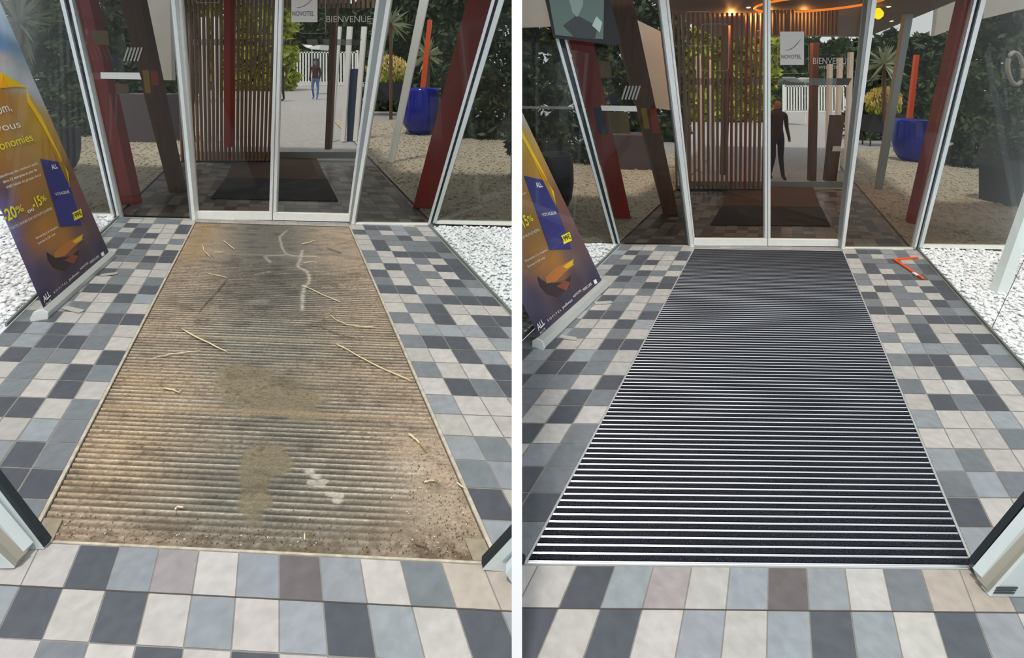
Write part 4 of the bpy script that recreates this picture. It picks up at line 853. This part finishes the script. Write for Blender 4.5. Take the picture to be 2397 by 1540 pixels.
for H, pts, base, m_, lab in ((L, [(540, 199), (565, 199), (563, 114), (541, 112)], (552, 200), WHITE, 'white panel behind the slats, worn mat hall'), (L, [(812, 331), (842, 331), (848, 160), (815, 162)], (828, 328), PSB, 'dark blue totem sign beside the gate, worn mat hall'),
                              ):
    panel(H, 'garden_board', pts, base, m_, lab, 'board', .06)
# car-red white roofed parasol seen over the gate
for H, cx, cy in ((L, 730, 108), (R, 1885, 186)):
    Y = 24; pts = [(cx-26, cy-6), (cx-8, cy+3), (cx, cy), (cx+22, cy-4), (cx+16, cy+8), (cx, cy+7), (cx-14, cy+3)]
    tag(H.mb().prism([O+ray(*p)*Y for p in pts], (0, 1.2, 0)).build('parasol_canopy', WHITE), 'small white and red canopy above the white gate, %s' % ('worn mat hall' if H is L else 'new mat hall'), 'canopy')
    cp = [o for o in COL.objects if o.name.startswith('parasol_canopy')][-1]; a = O+ray(cx, cy+5)*(Y+.6); H.mb().tube([Vector((a.x, a.y, H.G(cx, 300).z)), a], .03, 8).build('pole', WHITE, cp)
# hedges, trees
k = 0
def hedge(H, x0, x1, yb, yt, m, label, seed, size=.16, n=2600, name='hedge', th=1.0):
    """a grown hedge or row of shrubs: rounded mounds of leaves around darker inner mounds"""
    a, b = H.G(x0, yb), H.G(x1, yb); Y = (a.y+b.y)/2+th*.5; c = O+ray((x0+x1)/2, (yb+yt)/2)*Y; hw = (x1-x0)/F*Y/2; hh = (yb-yt)/F*Y/2
    if H.side*(c.x-hw*H.side) < HALF+.05: pass
    o = empty(name, Vector((c.x, Y, a.z)), label, 'hedge'); g = np.random.default_rng(seed); mb = H.mb(); cm_ = H.mb()
    gx = max(2, int(hw*2/(.55*Y/10))); gz = max(2, int(hh*2/(.55*Y/10))); rx = hw/gx*1.35; rz = hh/gz*1.35
    per = max(14, int(n*1.5/(gx*gz)))
    for i in range(gx):
        for k in range(gz):
            q = c+Vector((-hw+(i+.5)*2*hw/gx, g.uniform(-.1, .2)*th, -hh+(k+.5)*2*hh/gz+g.uniform(-.2, .2)*rz)); i0 = len(cm_.v)
            cm_.v += [Vector(x) for x in ICO1_V*np.array([rx*.9, th*.42, rz*.9])+np.array(list(q))]; cm_.f += [tuple(int(w_)+i0 for w_ in f) for f in ICO1_F]; cm_.mi += [0]*len(ICO1_F)
            for t in range(per):
                d = Vector(g.normal(0, 1, 3)); d.normalize(); d.y = -abs(d.y); p = q+Vector((d.x*rx, d.y*th*.5, d.z*rz))*g.uniform(.85, 1.1)
                u_ = Vector(g.normal(0, 1, 3)).normalized(); v_ = u_.cross(Vector(g.normal(0, 1, 3))).normalized(); sz = size*g.uniform(.5, 1.3)*Y/16
                mb.poly([p-u_*sz, p+v_*sz*.45, p+u_*sz, p-v_*sz*.45])
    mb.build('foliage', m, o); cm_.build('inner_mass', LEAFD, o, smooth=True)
    return o
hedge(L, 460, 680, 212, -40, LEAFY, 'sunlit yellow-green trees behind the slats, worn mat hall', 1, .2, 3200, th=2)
hedge(L, 565, 640, 205, 140, LEAF, 'clipped green hedge left of the white gate, worn mat hall', 2, .12, 1500)
hedge(L, 660, 900, 190, 30, LEAF, 'green trees above the white gate, worn mat hall', 3, .3, 3000, th=2)
hedge(L, 860, 1080, 262, -40, LEAF, 'green garden shrubs behind the blue pot, worn mat hall', 4, .16, 3600)
hedge(L, 1040, 1300, 330, -60, LEAF, 'dark hedge at the far right, worn mat hall', 5, .14, 3600)
hedge(L, 20, 280, 318, -60, LEAF, 'dark shrubs behind the left panes, worn mat hall', 6, .14, 3600)
hedge(L, 270, 470, 240, -60, LEAF, 'dark planting behind the reception desk, worn mat hall', 7, .14, 2000)
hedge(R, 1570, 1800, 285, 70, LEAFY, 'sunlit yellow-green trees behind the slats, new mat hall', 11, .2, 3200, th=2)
hedge(R, 1790, 2060, 250, 105, LEAF, 'green trees above the white gate, new mat hall', 12, .3, 3000, th=2)
hedge(R, 1990, 2240, 330, 95, LEAF, 'green garden shrubs behind the blue pot, new mat hall', 13, .16, 3600)
hedge(R, 2235, 2560, 400, 20, LEAF, 'dark hedge at the far right, new mat hall', 14, .14, 4600)
hedge(R, 1120, 1420, 385, -60, LEAF, 'dark shrubs behind the left panes, new mat hall', 15, .14, 3600)
hedge(R, 1400, 1600, 330, -60, LEAF, 'dark planting behind the reception desk, new mat hall', 16, .14, 2400)
# agave / yucca leaves top left and behind the blue pots
def yucca(H, px, py, Y, r, label, n=46, seed=1):
    c = O+ray(px, py)*Y; g = np.random.default_rng(seed); mb = H.mb()
    for k in range(n):
        d = Vector((g.normal(), g.normal()*.5, g.normal()+.25)).normalized(); s = d.cross(Vector((0, 1, .2))).normalized()*r*.035
        mb.prism([c-s, c+d*r*.5-s*1.4, c+d*r+Vector((0, 0, -r*.08)), c+d*r*.5+s*1.4, c+s], (0, .004, 0))
    o = empty('yucca', Vector((c.x, c.y, H.G(px, 300).z)), label, 'plant'); mb.build('leaves', mat('yucca_leaf', (150, 158, 124), .6), o)
    H.mb().tube([Vector((c.x, c.y, 0.05)), c], .05, 8).build('trunk', WOOD, o)
    return o
yucca(L, 42, 52, 5.7, .50, 'spiky yucca at the top left behind the banner, worn mat hall', seed=4)
yucca(L, 1002, 130, 13, .6, 'spiky pale plant above the blue pot, worn mat hall', seed=5)
yucca(L, 915, 55, 14, .7, 'pale feathery plant above the cream flowers, worn mat hall', seed=7)
yucca(R, 2070, 150, 15, .7, 'pale feathery plant above the cream flowers, new mat hall', seed=8)
# white ring seen at the far right
mb = MB(); Y = 9; mb.tube([O+ray(2377+18*math.cos(a*.314159)+3*math.sin(a*.314159), 160+38*math.sin(a*.314159))*Y for a in range(21)], .035, 8); tag(mb.build('ring_sign', mat('ring_grey', (150, 150, 146), .6), smooth=True), 'large pale ring shaped sign at the far right of the new mat hall', 'sign')
# people in the courtyard
def person(H, px, py, hpx, top, legs, skin, label, flip=1):
    q = H.G(px, py); s = hpx/F*q.y
    o = empty('person', q, label, 'person')
    J = [(0, 0, .53), (0, 0, .62), (0, 0, .74), (0, 0, .82), (0, -.01, .87), (0, -.015, .93), (0, -.01, .985),
         (.055, 0, .50), (.060, .02*flip, .28), (.062, -.03*flip, .04), (.065, -.09, .015), (-.055, 0, .50), (-.060, -.03*flip, .28), (-.062, .05*flip, .05), (-.065, -.01, .015),
         (.11, 0, .80), (.135, .02, .64), (.125, -.05, .52), (.12, -.07, .47), (-.11, 0, .80), (-.135, .02, .64), (-.125, -.05, .52), (-.12, -.07, .47)]
    E = [(0, 1), (1, 2), (2, 3), (3, 4), (4, 5), (5, 6), (0, 7), (7, 8), (8, 9), (9, 10), (0, 11), (11, 12), (12, 13), (13, 14), (3, 15), (15, 16), (16, 17), (17, 18), (3, 19), (19, 20), (20, 21), (21, 22)]
    Rr = [.075, .07, .085, .06, .03, .052, .035, .055, .038, .026, .02, .055, .038, .026, .02, .035, .026, .02, .016, .035, .026, .02, .016]
    me = bpy.data.meshes.new('body'); me.from_pydata([tuple(q+Vector(j)*s) for j in J], E, []); me.update()
    b = link('body', me, None, o); b.modifiers.new('skin', 'SKIN'); sub = b.modifiers.new('sub', 'SUBSURF'); sub.levels = 2; sub.render_levels = 2
    for i, r in enumerate(Rr): me.skin_vertices[0].data[i].radius = (r*s, r*s*.8); me.skin_vertices[0].data[i].use_root = (i == 0)
    bpy.context.view_layer.update(); dg = bpy.context.evaluated_depsgraph_get(); m2 = bpy.data.meshes.new_from_object(b.evaluated_get(dg)); b.modifiers.clear(); b.data = m2; m2.materials.clear()
    for mm_ in (top, legs, skin): m2.materials.append(mm_)
    for p in m2.polygons:
        zz = (p.center.z-q.z)/s; xx = abs(p.center.x-q.x)/s; p.material_index = 2 if zz > .87 else (1 if zz < .53 and xx < .11 else (2 if zz < .50 else 0)); p.use_smooth = True
    hm = MB(); hm.lathe(q+Vector((0, .005*s, .925*s)), [(.044*s, 0), (.050*s, .02*s), (.042*s, .05*s), (.015*s, .066*s)], 14); hm.build('hair', BLACK, o, smooth=True)
    return o
SKIN = mat('skin', (150, 104, 80), .6)
person(L, 738, 232, 92, mat('maroon_cloth', (66, 34, 34), .8), mat('jeans', (84, 112, 160), .8), SKIN, 'person in a dark top and blue jeans standing before the white gate')
person(L, 657, 236, 100, mat('dark_cloth', (48, 36, 34), .8), mat('dark_trousers', (60, 40, 40), .8), SKIN, 'person in dark clothes behind the meeting stiles of the doors', -1)
person(R, 1818, 420, 190, MATS['dark_cloth'], mat('black_trousers', (34, 26, 26), .8), SKIN, 'person in dark clothes walking in the lobby of the new mat hall')
